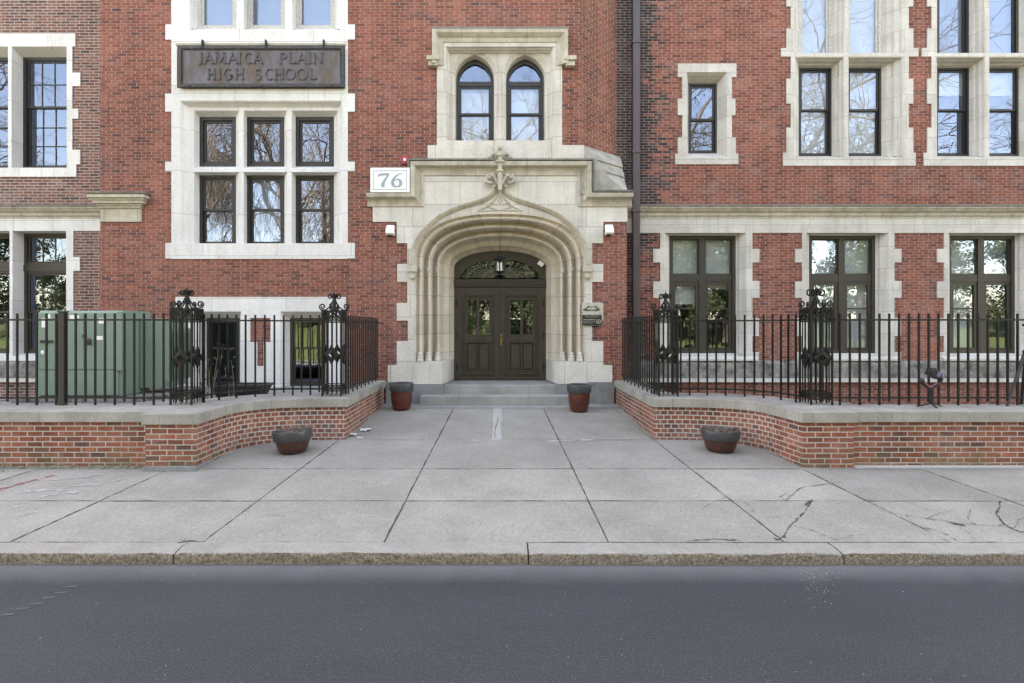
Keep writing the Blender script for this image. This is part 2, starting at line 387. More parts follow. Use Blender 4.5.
def make_glass():
    t = NT('window_glass'); t.t.nodes.remove(t.b)
    pos = t.pos(); n = t.noise(pos, 2.2, 2)
    bp = t.n('Bump', i_Strength=.025, i_Distance=.02, i_Height=n)
    g = t.n('BsdfGlossy', i_Color=(.58,.72,.95), i_Roughness=.0, i_Normal=bp.outputs[0])
    tr = t.n('BsdfTransparent', i_Color=(.78,.82,.84))
    m = t.n('MixShader', i_0=.20, i_1=tr.outputs[0], i_2=g.outputs[0])
    t.t.links.new(m.outputs[0], t.t.nodes['Material Output'].inputs[0]); return t.m
M['glass'] = make_glass()

def make_dark_glass():
    t = NT('dark_fanlight_glass'); return t.out((.012,.013,.013), .03, 0, .8)
M['glass_dark'] = make_dark_glass()
M['grille'] = simple('pale_grille_iron', (.16,.145,.12), .5, .2, .3, 30)
def make_bronze():
    t = NT('sign_bronze'); pos = t.pos()
    st = t.noise(t.scale(pos, (3.2, 1, .8)), 2.2, 5, .6); n = t.noise(pos, 7, 5, .6)
    dg = t.noise(t.scale(pos, (2.4,1,1.1)), 1.7, 3)
    c = t.mix(t.ramp(st, [(.42, 0.0), (.6, 1.0)]), (.125,.110,.125), (.085,.07,.062))
    c = t.mix(t.ramp(dg, [(.55, 0.0), (.66, .8)]), c, (.10,.065,.035))
    c = t.mix(t.ramp(n, [(.62, 0.0), (.8, .45)]), c, (.20,.27,.25))
    return t.out(c, .5, .25)
M['bronze'] = make_bronze()
def make_bronze_edge():
    t = NT('bronze_rim'); pos = t.pos(); n = t.noise(pos, 9, 5, .65)
    return t.out(t.mix(t.ramp(n, [(.52, 0.0), (.75, .7)]), (.040,.036,.036), (.11,.14,.135)), .55, .2)
M['bronze_rim'] = make_bronze_edge()
def make_green():
    t = NT('transformer_green'); pos = t.pos(); n = t.noise(pos, 5, 5, .6)
    c = t.mix(t.ramp(n, [(.4, 0.0), (.75, .5)]), (.165,.24,.19), (.20,.26,.22))
    rs = t.ramp(t.noise(t.scale(pos, (9,9,1.2)), 2.2, 5, .65), [(.64, 0.0), (.8, .55)])
    return t.out(t.mix(rs, c, (.22,.13,.06)), .5, 0)
M['green'] = make_green()
def make_glaze(name, c0, c1):
    t = NT(name); pos = t.pos(); n = t.noise(pos, 22, 5, .7)
    t.bump(n, .3, .004)
    return t.out(t.mix(t.ramp(n, [(.35, 0.0), (.65, 1.0)]), c0, c1), .35, 0)
M['glaze_red'] = make_glaze('oxblood_glaze', (.075,.014,.009), (.125,.030,.019))
M['glaze_rust'] = make_glaze('rust_glaze', (.045,.014,.011), (.09,.034,.025))
M['pot_rim'] = make_glaze('slate_pot_rim', (.033,.036,.040), (.062,.066,.070))

def make_concrete():
    t = NT('sidewalk_concrete'); pos = t.pos(); g = t.n('Attribute', attribute_name='tone').outputs['Fac']
    agg = t.noise(t.scale(pos, (1,.55,1)), 85, 3, .8); agg2 = t.noise(t.scale(pos, (1,.6,1)), 22, 5, .75); blot = t.noise(pos, 1.1, 6, .62); dirt = t.noise(t.scale(pos, (1,.5,1)), .5, 4)
    c = t.ramp(agg, [(.30, (.218,.206,.182)), (.5, (.335,.315,.279)), (.70, (.452,.427,.38))])
    c = t.mix(1.0, c, t.ramp(agg2, [(.3, .9), (.7, 1.08)]), 'MULTIPLY')
    c = t.mix(1.0, c, t.ramp(blot, [(.3, .80), (.7, 1.12)]), 'MULTIPLY')
    c = t.mix(1.0, c, t.ramp(dirt, [(.3, .92), (.7, 1.05)]), 'MULTIPLY')
    c = t.mix(1.0, c, t.ramp(g, [(0, .75), (1, 1.02)]), 'MULTIPLY')
    pit = t.n('TexVoronoi', i_Vector=pos, i_Scale=7.0).outputs['Distance']
    c = t.mix(t.n('MapRange', i_0=pit, i_1=.02, i_2=.06, i_3=.55, i_4=0.0, clamp=True).outputs[0], c, (.10,.095,.09))
    t.bump(agg, .5, .004)
    return t.out(c, .9, 0, .2)
M['concrete'] = make_concrete()
M['joint'] = simple('joint_dirt', (.055,.05,.046), .95, 0, .4, 25)
M['patch'] = simple('pale_mortar_patch', (.395,.382,.355), .9, 0, .2, 40, .4)
M['gravel'] = simple('gravel_bed', (.23,.22,.21), .95, 0, .4, 30, .8)
def make_kerb():
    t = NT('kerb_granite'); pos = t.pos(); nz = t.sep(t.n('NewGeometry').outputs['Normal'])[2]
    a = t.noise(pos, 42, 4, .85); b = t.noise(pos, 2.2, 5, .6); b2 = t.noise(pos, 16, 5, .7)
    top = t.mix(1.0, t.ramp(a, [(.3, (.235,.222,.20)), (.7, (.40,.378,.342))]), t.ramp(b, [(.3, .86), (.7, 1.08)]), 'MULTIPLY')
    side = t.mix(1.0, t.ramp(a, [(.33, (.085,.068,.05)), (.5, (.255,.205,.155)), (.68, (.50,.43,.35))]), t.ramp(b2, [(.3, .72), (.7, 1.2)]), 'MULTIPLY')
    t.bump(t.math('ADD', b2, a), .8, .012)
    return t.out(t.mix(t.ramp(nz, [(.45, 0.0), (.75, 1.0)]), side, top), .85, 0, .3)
M['kerb'] = make_kerb()
def make_asphalt():
    t = NT('asphalt'); pos = t.pos(); y = t.sep(pos)[1]
    a = t.noise(t.scale(pos, (1,.6,1)), 105, 3, .85); b = t.noise(t.scale(pos, (.35,1,1)), .9, 5, .6); m = t.noise(t.scale(pos, (1,.6,1)), 24, 4, .8)
    wn = t.n('TexVoronoi', i_Vector=pos, i_Scale=110.0); sp = t.math('LESS_THAN', t.n('TexWhiteNoise', noise_dimensions='3D', i_Vector=wn.outputs['Position']).outputs[0], .035)
    sp = t.math('MULTIPLY', sp, t.math('LESS_THAN', wn.outputs['Distance'], .33))
    c = t.ramp(a, [(.33, (.018,.0205,.0225)), (.5, (.0335,.0385,.043)), (.67, (.064,.072,.079))])
    c = t.mix(1.0, c, t.ramp(m, [(.3, .88), (.7, 1.12)]), 'MULTIPLY')
    c = t.mix(1.0, c, t.ramp(b, [(.3, .86), (.7, 1.14)]), 'MULTIPLY')
    c = t.mix(t.math('MULTIPLY', sp, .45), c, (.26,.26,.26))
    e = t.n('MapRange', i_0=t.math('ADD', y, t.math('MULTIPLY', t.noise(pos, 2.5, 5), .22)), i_1=4.78, i_2=5.12, i_3=0.0, i_4=.6, clamp=True).outputs[0]
    c = t.mix(e, c, (.165,.165,.17))                # dust gathered along the gutter
    t.bump(t.math('ADD', a, t.math('MULTIPLY', m, .6)), .6, .006)
    return t.out(c, .8, 0, .35)
M['asphalt'] = make_asphalt()

# ------------------------------------------------------------------ ground, road, kerb, sidewalk (the setting)
def zs(Y): return -0.214 + 0.0589*Y               # the pavement climbs to the steps
struct(MB().add([(-600,-600,-.03),(600,-600,-.03),(600,600,-.03),(-600,600,-.03)], [(0,1,2,3)]).build('ground', M['ground']))
struct(MB().add([(-60,-5,0),(60,-5,0),(60,5.2,0),(-60,5.2,0)], [(0,1,2,3)]).build('road', M['asphalt']))
kb = MB(); rnd = random.Random(3)
joints = [-25, -19.5, -16.0, -12.6, -9.2, -6.0, -2.955, .255, 3.105, 6.2, 9.5, 12.8, 16.0, 19.5, 25]
for a, b in zip(joints[:-1], joints[1:]):
    n = max(8, int((b-a)/.09)); g0, g1 = rnd.uniform(.004, .012), rnd.uniform(.004, .014)
    dz, dy = rnd.uniform(-.006, .006), rnd.uniform(-.008, .008)
    prof = [(5.055, -.08), (5.053, .03), (5.052, .088), (5.060, .104), (5.085, .109), (5.2, .109), (5.305, .106), (5.305, -.08)]
    m = len(prof); vv = []
    for i in range(n+1):
        x = a + g0 + (b-a-g0-g1)*i/n
        ex = min(i, n-i)
        for k, (y, z) in enumerate(prof):
            j = .007 if 0 < k < 5 else .002
            yy = y + dy + rnd.uniform(-j, j); zz = z + dz + rnd.uniform(-j, j)*.5
            if ex == 0 and 1 < k < 5: zz -= .018; yy += .015
            vv.append((x, yy, zz))
    fs = [(i*m+k, (i+1)*m+k, (i+1)*m+k+1, i*m+k+1) for i in range(n) for k in range(m-1)] + [tuple(range(m)), tuple(n*m+k for k in range(m-1,-1,-1))]
    kb.add(vv, fs)
struct(kb.build('kerb', M['kerb'], smooth=50))
jb = MB()
jb.add([(-25,5.26,zs(5.26)-.008),(25,5.26,zs(5.26)-.008),(25,7.75,zs(7.75)-.008),(-25,7.75,zs(7.75)-.008)], [(0,1,2,3)])
jb.add([(-4.4,7.7,zs(7.7)-.0085),(4.4,7.7,zs(7.7)-.0085),(4.4,12.2,zs(12.2)-.0085),(-4.4,12.2,zs(12.2)-.0085)], [(0,1,2,3)])
struct(jb.build('pavement_bed', M['joint']))
xb = [-25,-22,-20,-18,-16,-14,-12.2,-10.35,-8.5,-6.55,-4.66,-2.82,-1.10,1.03,2.70,4.27,5.94,7.6,9.3,11.1,12.9,15,17,19,22,25]
yb = [5.315, 6.38, 7.55, 9.05, 11.56]
sw = MB(); tones = []
def fan(y): return 1 - .021*(y-5.355)
for i in range(len(xb)-1):
    for j in range(4):
        x0, x1, y0, y1 = xb[i], xb[i+1], yb[j], yb[j+1]
        if j >= 2:
            x0, x1 = max(x0, -4.55), min(x1, 4.55)
            if x1 - x0 < .2: continue
        g = .0065; t = .0045; dz = rnd.uniform(-.003, .003); tn = rnd.random()
        if j == 1 and x1 < -6.5 and x1 > -6.6: tn = 1.6
        s0 = len(sw.f); nx = 1; a0, a1, b0, b1 = x0+g, x1-g, y0+t, y1-t
        z0, z1 = zs(b0)+dz, zs(b1)+dz; f0, f1 = fan(b0), fan(b1)
        sw.add([(a0*f0,b0,z0),(a1*f0,b0,z0),(a1*f1,b1,z1),(a0*f1,b1,z1),(a0*f0,b0,z0-.03),(a1*f0,b0,z0-.03),(a1*f1,b1,z1-.03),(a0*f1,b1,z1-.03)],
               [(0,1,2,3),(0,4,5,1),(1,5,6,2),(2,6,7,3),(3,7,4,0)])
        tones += [tn]*8
for (x0, x1) in ((-25,-4.3),(4.3,25)):             # narrow strip along the foot of the garden walls
    sw.add([(x0,7.555,zs(7.555)),(x1,7.555,zs(7.555)),(x1,7.74,zs(7.74)),(x0,7.74,zs(7.74))], [(0,1,2,3)]); tones += [.35]*4
so = MB.build.__get__(sw)('sidewalk', M['concrete'])
struct(so)
# tone per slab
at = so.data.attributes.new('tone', 'FLOAT', 'POINT')
org = WO[so]; lut = {}
for v, tn in zip(sw.v, tones): lut[(round(v[0],3), round(v[1],3))] = tn
at.data.foreach_set('value', [lut.get((round(v.co.x+org.x,3), round(v.co.y+org.y,3)), .5) for v in so.data.vertices])

def pave(px, py, up=.004):
    Y = 1321.0/(py-294); return Vector(((px-CX)*Y/F, Y, zs(Y)+up))
def ribbon(mb, pts, w0, rough=.35, sub=5, seed=1, jit=.9):
    r = random.Random(seed); q = []
    for a, b in zip(pts[:-1], pts[1:]):
        for k in range(sub): q.append(a.lerp(b, k/sub))
    q.append(pts[-1])
    L = []
    for i, p in enumerate(q):
        d = (q[min(i+1, len(q)-1)] - q[max(i-1, 0)]); nrm = Vector((-d.y, d.x, 0)).normalized()
        p2 = p + nrm*r.uniform(-1, 1)*w0*jit; ww = w0*(1 + r.uniform(-rough, rough)*1.6)*(.35 if i in (0, len(q)-1) else 1)
        a, b = p2 + nrm*ww/2, p2 - nrm*ww/2
        a.z = zs(a.y) + .005; b.z = zs(b.y) + .005
        L.append((a, b))
    for (a, b), (c, d) in zip(L[:-1], L[1:]): mb.face([a, b, d, c])
ck = MB()
cr = [([(844,482),(826,484),(800,488),(789,498),(786,501)], .010), ([(812,501),(803,514),(790,527),(782,538)], .022), ([(790,525),(812,531),(828,537),(838,541)], .012),
      ([(880,511),(905,515),(927,519),(945,521)], .010), ([(903,501),(925,508),(938,512)], .006), ([(924,528),(942,532),(958,541)], .012), ([(955,523),(975,525),(998,526),(1016,528)], .007),
      ([(957,525),(967,532),(976,540)], .007), ([(1001,501),(997,514),(1004,524),(1014,530),(1030,534)], .018), ([(728,497),(712,503),(702,509)], .007),
      ([(690,541),(715,539.5),(742,541)], .022), ([(812,500),(806,506)], .04), ([(950,523),(962,525),(966,526)], .045), ([(775,540),(786,537)], .05), ([(205,543),(185,541),(176,545)], .035),
      ([(178,545),(170,547)], .03), ([(756,514),(748,505),(738,498)], .006), ([(786,501),(780,497),(787,493)], .008), ([(826,484),(838,487),(846,490)], .006), ([(905,515),(915,524),(924,528)], .007), ([(927,519),(940,513),(958,511)], .006),
      ([(998,526),(1004,524)], .01), ([(975,525),(968,518),(972,509)], .006), ([(1014,530),(1018,520),(1030,516)], .008), ([(945,521),(955,523)], .012), ([(838,541),(850,536),(870,534)], .005), ([(800,520),(786,516),(770,518)], .005), ([(620,528),(640,524),(652,526)], .004), ([(250,520),(268,515),(290,517)], .004)]
for k, (pp, wd) in enumerate(cr): ribbon(ck, [pave(*p) for p in pp], wd*.7, .6, 7, k, max(.5, .012/wd))
for k, x in enumerate((-4.66,-2.82,-1.10,1.03,2.70,4.27,5.94,-6.55)):       # crumbling edges of the long joints
    y1_ = 11.5 if abs(x) < 1.2 else (9.0 if abs(x) < 3 else 7.5)
    ribbon(ck, [Vector((x*fan(5.33+(y1_-5.33)*i/6), 5.33+(y1_-5.33)*i/6, 0)) for i in range(7)], .0095, .8, 9, 90+k, .5)
for k, (y, xa, xb_) in enumerate(((6.38,-8,8),(5.312,-7,7),(7.55,-4,4),(9.05,-2.4,2.4))):
    ribbon(ck, [Vector((xa+(xb_-xa)*i/24, y, 0)) for i in range(25)], .008 if k != 3 else .006, .95, 6, 120+k, .5)
struct(ck.build('pavement_crack', M['joint']))
pt = MB(); pt.face([pave(493.5,408.3),pave(501.5,408.3),pave(502,421),pave(500.6,422),pave(501.8,440),pave(491.5,440),pave(493.6,423),pave(492.6,421)])
ribbon(pt, [pave(470,440.2), pave(500,440.3)], .05, .5, 6, 8, .2); ribbon(pt, [pave(548,441), pave(572,440.5), pave(594,440)], .06, .5, 6, 9, .2)
struct(pt.build('mortar_patch', M['patch']))
cr2 = MB(); ribbon(cr2, [pave(498.5,417,.009), pave(497,424,.009), pave(494.5,433,.009), pave(496,440,.009)], .008, .5, 6, 12)
for v in range(len(cr2.v)): cr2.v[v] = (cr2.v[v][0], cr2.v[v][1], cr2.v[v][2]+.005)
struct(cr2.build('patch_crack', M['joint']))
M['red_spray'] = simple('red_spray_paint', (.30,.085,.095), .8, 0, .4, 60)
M['chalk'] = simple('faded_white_paint', (.38,.37,.35), .9, 0, .3, 50)
rp = MB(); ribbon(rp, [pave(-30,500), pave(0,489.5), pave(28,482), pave(45,477.5), pave(54,475.5)], .05, .75, 9, 14, .25)
struct(rp.build('red_paint_line', M['red_spray']))
wp = MB()
for k, (pp, wd) in enumerate([([(18,493),(45,490),(62,491)], .05), ([(40,497),(58,494),(80,492)], .03), ([(45,481),(80,478),(105,474)], .03), ([(70,486),(100,485)], .025), ([(5,508),(18,507)], .03), ([(0,519),(25,514),(42,511)], .025), ([(110,482),(128,478)], .02)]):
    ribbon(wp, [pave(*p) for p in pp], wd, .9, 6, 40+k, .3)
struct(wp.build('faded_paint_mark', M['chalk']))
# tyre print and specks on the road
rm = MB(); rr_ = random.Random(21)
for px, py in ((8,615),(23,609),(38,604),(49,598),(61,593),(71,587)):
    Y = F*CZ/(py-CY); x = PX(px, Y); rm.add([(x-.045,Y-.02,.004),(x+.04,Y-.004,.004),(x+.045,Y+.02,.004),(x-.04,Y+.006,.004)], [(0,1,2,3)])
M['dust'] = simple('pale_dust_mark', (.085,.088,.095), .9, 0, .3, 40)
struct(rm.build('road_mark', M['dust']))
cp = MB()
for k in range(130):
    if k < 95: px, py = 800 + rr_.gauss(16, 13), 567 + abs(rr_.gauss(0, 16))
    else: px, py = rr_.uniform(0, 1024), rr_.uniform(568, 683)
    Y = F*CZ/(py-CY); x = PX(px, Y); s_ = rr_.uniform(.0015, .004)
    cp.lathe([(s_, 0), (s_*.8, s_*.7), (0, s_)], (x, Y, 0), 5)
o = cp.build('road_grit', M['patch']); o['kind'] = 'stuff'; tag(o, 'scattered pale grit lying on the dark asphalt', 'grit')
gp = MB(); rg = random.Random(5)
for k in range(900):                                # mossy rubble strip at the foot of the left garden wall
    x = rg.uniform(-12, -4.75); y = 7.655 - abs(rg.gauss(0, .05)); s_ = rg.uniform(.008, .03)
    gp.lathe([(s_, -.005), (s_*1.1, s_*.3), (s_*.5, s_*.7), (0, s_*.75)], (x, y, zs(y)), 6, 1, rg.uniform(.5, 1))
M['rubble'] = brick = simple('mossy_rubble', (.20,.185,.13), .95, 0, .6, 12, .6)
o = gp.build('gravel_strip', M['rubble']); o['kind'] = 'stuff'; tag(o, 'mossy rubble along the foot of the left garden wall', 'gravel')

# ------------------------------------------------------------------ the school building
YF, YW = 12.10, 12.92                                # front plane of the entrance bay, of the wings
B = empty('school_building', (0, 12.1, .3), 'red brick school with pale stone trim, arched double door and projecting entrance bay', 'building')
def rect_w(r, Y): return (PX(r[0],Y), PZ(r[3],Y), PX(r[2],Y), PZ(r[1],Y))     # px (x0,ytop,x1,ybottom) -> world (x0,z0,x1,z1)
HOLES = {'bay': [], 'right': [], 'left': []}
STEP = [(0,0),(.18,.05),(.22,.22),(.5,.36),(.55,.62),(.8,.72),(1,1)]
PLAIN = [(0,0),(1,1)]
def surround(name, Y, outline, lights, depth, mat, proud=.025, prof=STEP, wall=None, cutouts=(), sill=True, build=True, px=True, rim=.06, one=True):
    """stone plate with splayed openings; lights [(front px rect, ('px', rect) or ('in', l, t, r, b))]; returns the back openings"""
    mb = MB(); rects = [rect_w(r, Y) if px else r for r in outline]
    fr = [rect_w(l[0], Y) for l in lights]; y0 = Y - proud
    mb.plate(rects, fr + [rect_w(c, Y) for c in cutouts], y0, Y + rim)
    # keep only the front and outer rim: opening rims are replaced by the splays below
    keep = []
    backs = []
    for f, l in zip(fr, lights):
        if l[1][0] == 'px': b = rect_w(l[1][1], Y + depth)
        else: _, a, t, c, d = l[1]; b = (f[0]+a, f[1]+d, f[2]-c, f[3]-t)
        backs.append(b); loops = []
        for (s, dd) in prof:
            q = [f[i] + (b[i]-f[i])*s for i in range(4)]; y = y0 + (depth + proud)*dd
            loops.append([(q[0],y,q[1]),(q[2],y,q[1]),(q[2],y,q[3]),(q[0],y,q[3])])
        for A, C in zip(loops[:-1], loops[1:]):
            for k in range(4):
                if k == 0: continue
                mb.face([A[k], A[(k+1)%4], C[(k+1)%4], C[k]])
        A, C = loops[0], loops[-1]
        mb.face([A[0], A[1], C[1], C[0]])            # sloping sill
        if wall and not one: HOLES[wall].append((f[0]+.0, f[1], f[2], f[3]))
    if wall and one: HOLES[wall].append((min(f[0] for f in fr)-.05, min(f[1] for f in fr)-.04, max(f[2] for f in fr)+.05, max(f[3] for f in fr)+.05))
    return mb.build(name, mat, B), backs
def ring(mb, x0, x1, z0, z1, w_, y0, y1, wb=None, wt=None):
    wb = w_ if wb is None else wb; wt = w_ if wt is None else wt
    mb.box(x0, x0+w_, y0, y1, z0, z1); mb.box(x1-w_, x1, y0, y1, z0, z1)
    mb.box(x0+w_, x1-w_, y0, y1, z0, z0+wb); mb.box(x0+w_, x1-w_, y0, y1, z1-wt, z1)
def pane(x0, x1, z0, z1, y, parent):
    return MB().face([(x0,y,z0),(x1,y,z0),(x1,y,z1),(x0,y,z1)]).build('pane', M['glass'], parent)
def muntins(parent, x0, x1, z0, z1, y, nx, nz, mat, w_=.022):
    if nz == 1:
        for i in range(1, nx): x = x0 + (x1-x0)*i/nx; MB().box(x-w_/2, x+w_/2, y-.012, y-.002, z0, z1).build('muntin', mat, parent)
        return
    mb = MB()
    for i in range(1, nx): x = x0 + (x1-x0)*i/nx; mb.box(x-w_/2, x+w_/2, y-.012, y-.002, z0, z1)
    for j in range(1, nz): z = z0 + (z1-z0)*j/nz; mb.box(x0, x1, y-.015, y-.003, z-w_/2, z+w_/2)
    return mb.build('muntin', mat, parent)
def blind(parent, x0, x1, z0, z1, y, mat='blind', name='roller_blind'):
    return MB().box(x0, x1, y, y+.006, z0, z1).build(name, M[mat], parent)
def dh_window(rc, Y, mat='frame', fw=.075, meet=.5, mun=None, shade=None, single=False):
    x0, z0, x1, z1 = rc; x0 -= .01; x1 += .01; z0 -= .01; z1 += .01
    mb = MB(); ring(mb, x0, x1, z0, z1, fw, Y, Y+.11)
    wnd = mb.build('window', M[mat], B)
    a, b, c, d = x0+fw, x1-fw, z0+fw, z1-fw
    if single:
        s = MB(); ring(s, a, b, c, d, .05, Y+.04, Y+.08); s.build('sash', M[mat], wnd); gl = [(a+.05, b-.05, c+.05, d-.05, Y+.06)]
    else:
        zm = c + (d-c)*meet; gl = []
        s = MB(); ring(s, a, b, zm-.025, d, .048, Y+.03, Y+.06); s.build('sash', M[mat], wnd); gl.append((a+.048, b-.048, zm+.023, d-.048, Y+.045))
        s = MB(); ring(s, a, b, c, zm+.02, .048, Y+.063, Y+.093); s.build('sash', M[mat], wnd); gl.append((a+.048, b-.048, c+.048, zm-.028, Y+.078))
    for k, g in enumerate(gl):
        pane(*g, wnd)
        if mun: muntins(wnd, *g, mun[0], mun[1 + min(k, len(mun)-2)], M[mat])
    if shade: blind(wnd, a, b, c + (d-c)*shade[0], d, Y+.13, shade[1])
    return wnd

# --- entrance bay, triple windows left of the door
T2o, bk = surround('window_surround', YF, [(172,-60,348,42),(166,25,355,40)],
    [((190,-70,240,30.5),('px',(198,-70,236.5,29))),((244,-70,288,30.5),('px',(247,-70,285,29))),((292.5,-70,341,30.5),('px',(296,-70,335,29)))], .28, M['stone_white'], wall='bay')
for r in bk: dh_window(r, YF+.28, 'frame_old', .07, single=True, shade=(.0, 'curtain'))
ws = MB(); r0 = rect_w((172,42.3,348,93.7), YF); r1 = rect_w((177.5,46,345.5,88.5), YF)
ws.plate([r0], [r1], YF-.02, YF+.05); ws.face([(r1[0],YF+.045,r1[1]),(r1[2],YF+.045,r1[1]),(r1[2],YF+.045,r1[3]),(r1[0],YF+.045,r1[3])])
ws.sweep([(r1[0]-.02,r1[3]),(r1[2]+.02,r1[3])], [(0,.02),(.0,.035),(.03,.06),(.055,.06),(.06,.02)], YF)
ws.build('sign_surround', M['stone_white'], B)
To, bk = surround('window_surround', YF, [(172,94,348,259),(165.8,94,355,112),(165.8,162,355,171.5),(166,243,355,258.5)],
    [((180.5,101,342,243.5),('px',(189,107.5,339.5,246)))], .12, M['stone_white'], wall='bay', prof=[(0,0),(.3,.2),(.36,.5),(1,1)])
YT = YF + .12
Ti, bk = surround('window_mullion', YT, [(188.6,107,340,246.5)],
    [((194,110.5,239.3,168.3),('px',(199.5,117,236,166.7))),((243.6,110.5,287.2,168.3),('px',(247,117,284.4,166.7))),((291.6,110.5,338,168.3),('px',(295.7,117,334,166.7))),
     ((194,172,239.3,245.5),('px',(199.5,175.4,236,246.3))),((243.6,172,287.2,245.5),('px',(247,175.4,284.4,246.3))),((291.6,172,338,245.5),('px',(295.7,175.4,334,246.3)))], .18, M['stone_white'], proud=.0, prof=PLAIN, rim=.01)
for k, r in enumerate(bk):
    dh_window(r, YT+.18, 'frame', .085 if k < 3 else .075, .52, single=(k < 3), shade=(.0, 'curtain') if k == 4 else None)
# basement pair
Bo, bk = surround('window_surround', YF, [(176,297,346,392)], [((197,311.5,241.5,387.5),('px',(206.5,318,239.8,386))),((280.7,311.5,327,387.5),('px',(290,318,325.5,386)))], .24, M['stone_white'],
    wall='bay', one=False, prof=PLAIN, cutouts=[(250.5,318,271,342),(257.5,341,264,366)])
for r in bk: dh_window(r, YF+.24, 'frame_wing', .06, .56)
# twin arched window over the door
CA = MB(); c_out = [rect_w(q, YF) for q in [(437,30,562,147)]]; c_in = rect_w((446,47,553.5,141), YF)
CA.plate(c_out, [c_in], YF-.03, YF+.05); y1 = YF + .13
ci = (c_in[0]+.07, c_in[1]+.02, c_in[2]-.07, c_in[3]-.09)
for (s0, d0), (s1, d1) in zip(STEP[:-1], STEP[1:]):
    A = [c_in[i]+(ci[i]-c_in[i])*s0 for i in range(4)]; C = [c_in[i]+(ci[i]-c_in[i])*s1 for i in range(4)]; ya = YF-.03+.16*d0; yc = YF-.03+.16*d1
    q = lambda t, y: [(t[0],y,t[1]),(t[2],y,t[1]),(t[2],y,t[3]),(t[0],y,t[3])]
    qa, qc = q(A, ya), q(C, yc)
    for k in range(4): CA.face([qa[k], qa[(k+1)%4], qc[(k+1)%4], qc[k]])
HOLES['bay'].append(c_in)
def parch(xc, half, zsp, rise, n=20):
    out = []
    for i in range(n+1):
        u = -1 + 2*i/n; au = abs(u)
        out.append((xc + half*math.sin(u*math.pi/2), zsp + rise*(.83*math.cos(u*math.pi/2)**.9 + .17*(1 - abs(math.sin(u*math.pi/2))))) )
    return out
zb, zsp = ci[1], PZ(77, YF+.1)
arches = []
for sgn in (-1, 1):
    xc = sgn*.556
    f_ = parch(xc, .48, zsp, PZ(51, y1)-zsp); b_ = parch(xc - sgn*.0, .415, zsp, PZ(60, YF+.36)-zsp)
    g_ = parch(xc, .455, zsp, PZ(54, y1)-zsp); h_ = parch(xc, .43, zsp, PZ(58, YF+.3)-zsp)
    rings = [(f_, y1), (g_, y1+.035), (h_, y1+.05), (b_, YF+.36)]
    full = [[(c[0][0], zb)] + c + [(c[-1][0], zb)] for c, _ in rings]
    for (A, ya), (C, yc) in zip([(full[i], rings[i][1]) for i in range(3)], [(full[i], rings[i][1]) for i in range(1, 4)]):
        for i in range(len(A)-1): CA.face([(A[i][0],ya,A[i][1]),(A[i+1][0],ya,A[i+1][1]),(C[i+1][0],yc,C[i+1][1]),(C[i][0],yc,C[i][1])])
    for (xa, za), (xb_, zb_) in zip(f_[:-1], f_[1:]): CA.face([(xa,y1,za),(xb_,y1,zb_),(xb_,y1,ci[3]),(xa,y1,ci[3])])
    xl, xr = (ci[0], 0) if sgn < 0 else (0, ci[2])
    CA.face([(xl,y1,zb),(f_[0][0],y1,zb),(f_[0][0],y1,ci[3]),(xl,y1,ci[3])]); CA.face([(f_[-1][0],y1,zb),(xr,y1,zb),(xr,y1,ci[3]),(f_[-1][0],y1,ci[3])])
    # sunk spandrel lines follow the arch
    for k, off in enumerate((.03, .075)):
        CA.tube([(x + (x-xc)*off*.9, y1-.002, z + off*(.9 if abs(x-xc) < .3 else .6)) for x, z in f_[3:-3]], .012, 5)
    arches.append((xc, b_))
CA.tube([(0, y1-.01, zb), (0, y1-.01, ci[3]-.25)], [.035, .03], 8)
CA.build('window_surround', M['stone_entry'], B)
lm = MB(); lm.sweep([tuple(PXZ) for PXZ in [(PX(437,YF),PZ(66,YF)),(PX(437,YF),PZ(36.5,YF)),(PX(563,YF),PZ(36.5,YF)),(PX(563,YF),PZ(66,YF))]],
    [(-.16,.02),(-.14,.05),(-.06,.06),(-.03,.10),(.02,.15),(.09,.16),(.10,.02)], YF)
for px in (427.5, 563.5):
    a, b = PX(px, YF), PX(px+12, YF); lm.box(a, b, YF-.17, YF+.02, PZ(63,YF), PZ(59,YF)); lm.box(a+.03, b-.03, YF-.13, YF+.02, PZ(68,YF), PZ(63.2,YF))
lm.build('hood_mould', M['stone_trim'], B)
lc = MB(); lc.sweep([(PX(437,YF)-.09,PZ(36.5,YF)+.005),(PX(563,YF)+.09,PZ(36.5,YF)+.005)], [(.085,.03),(.085,.168),(.125,.15),(.14,.03)], YF); lc.build('hood_ledge', M['cap'], B)
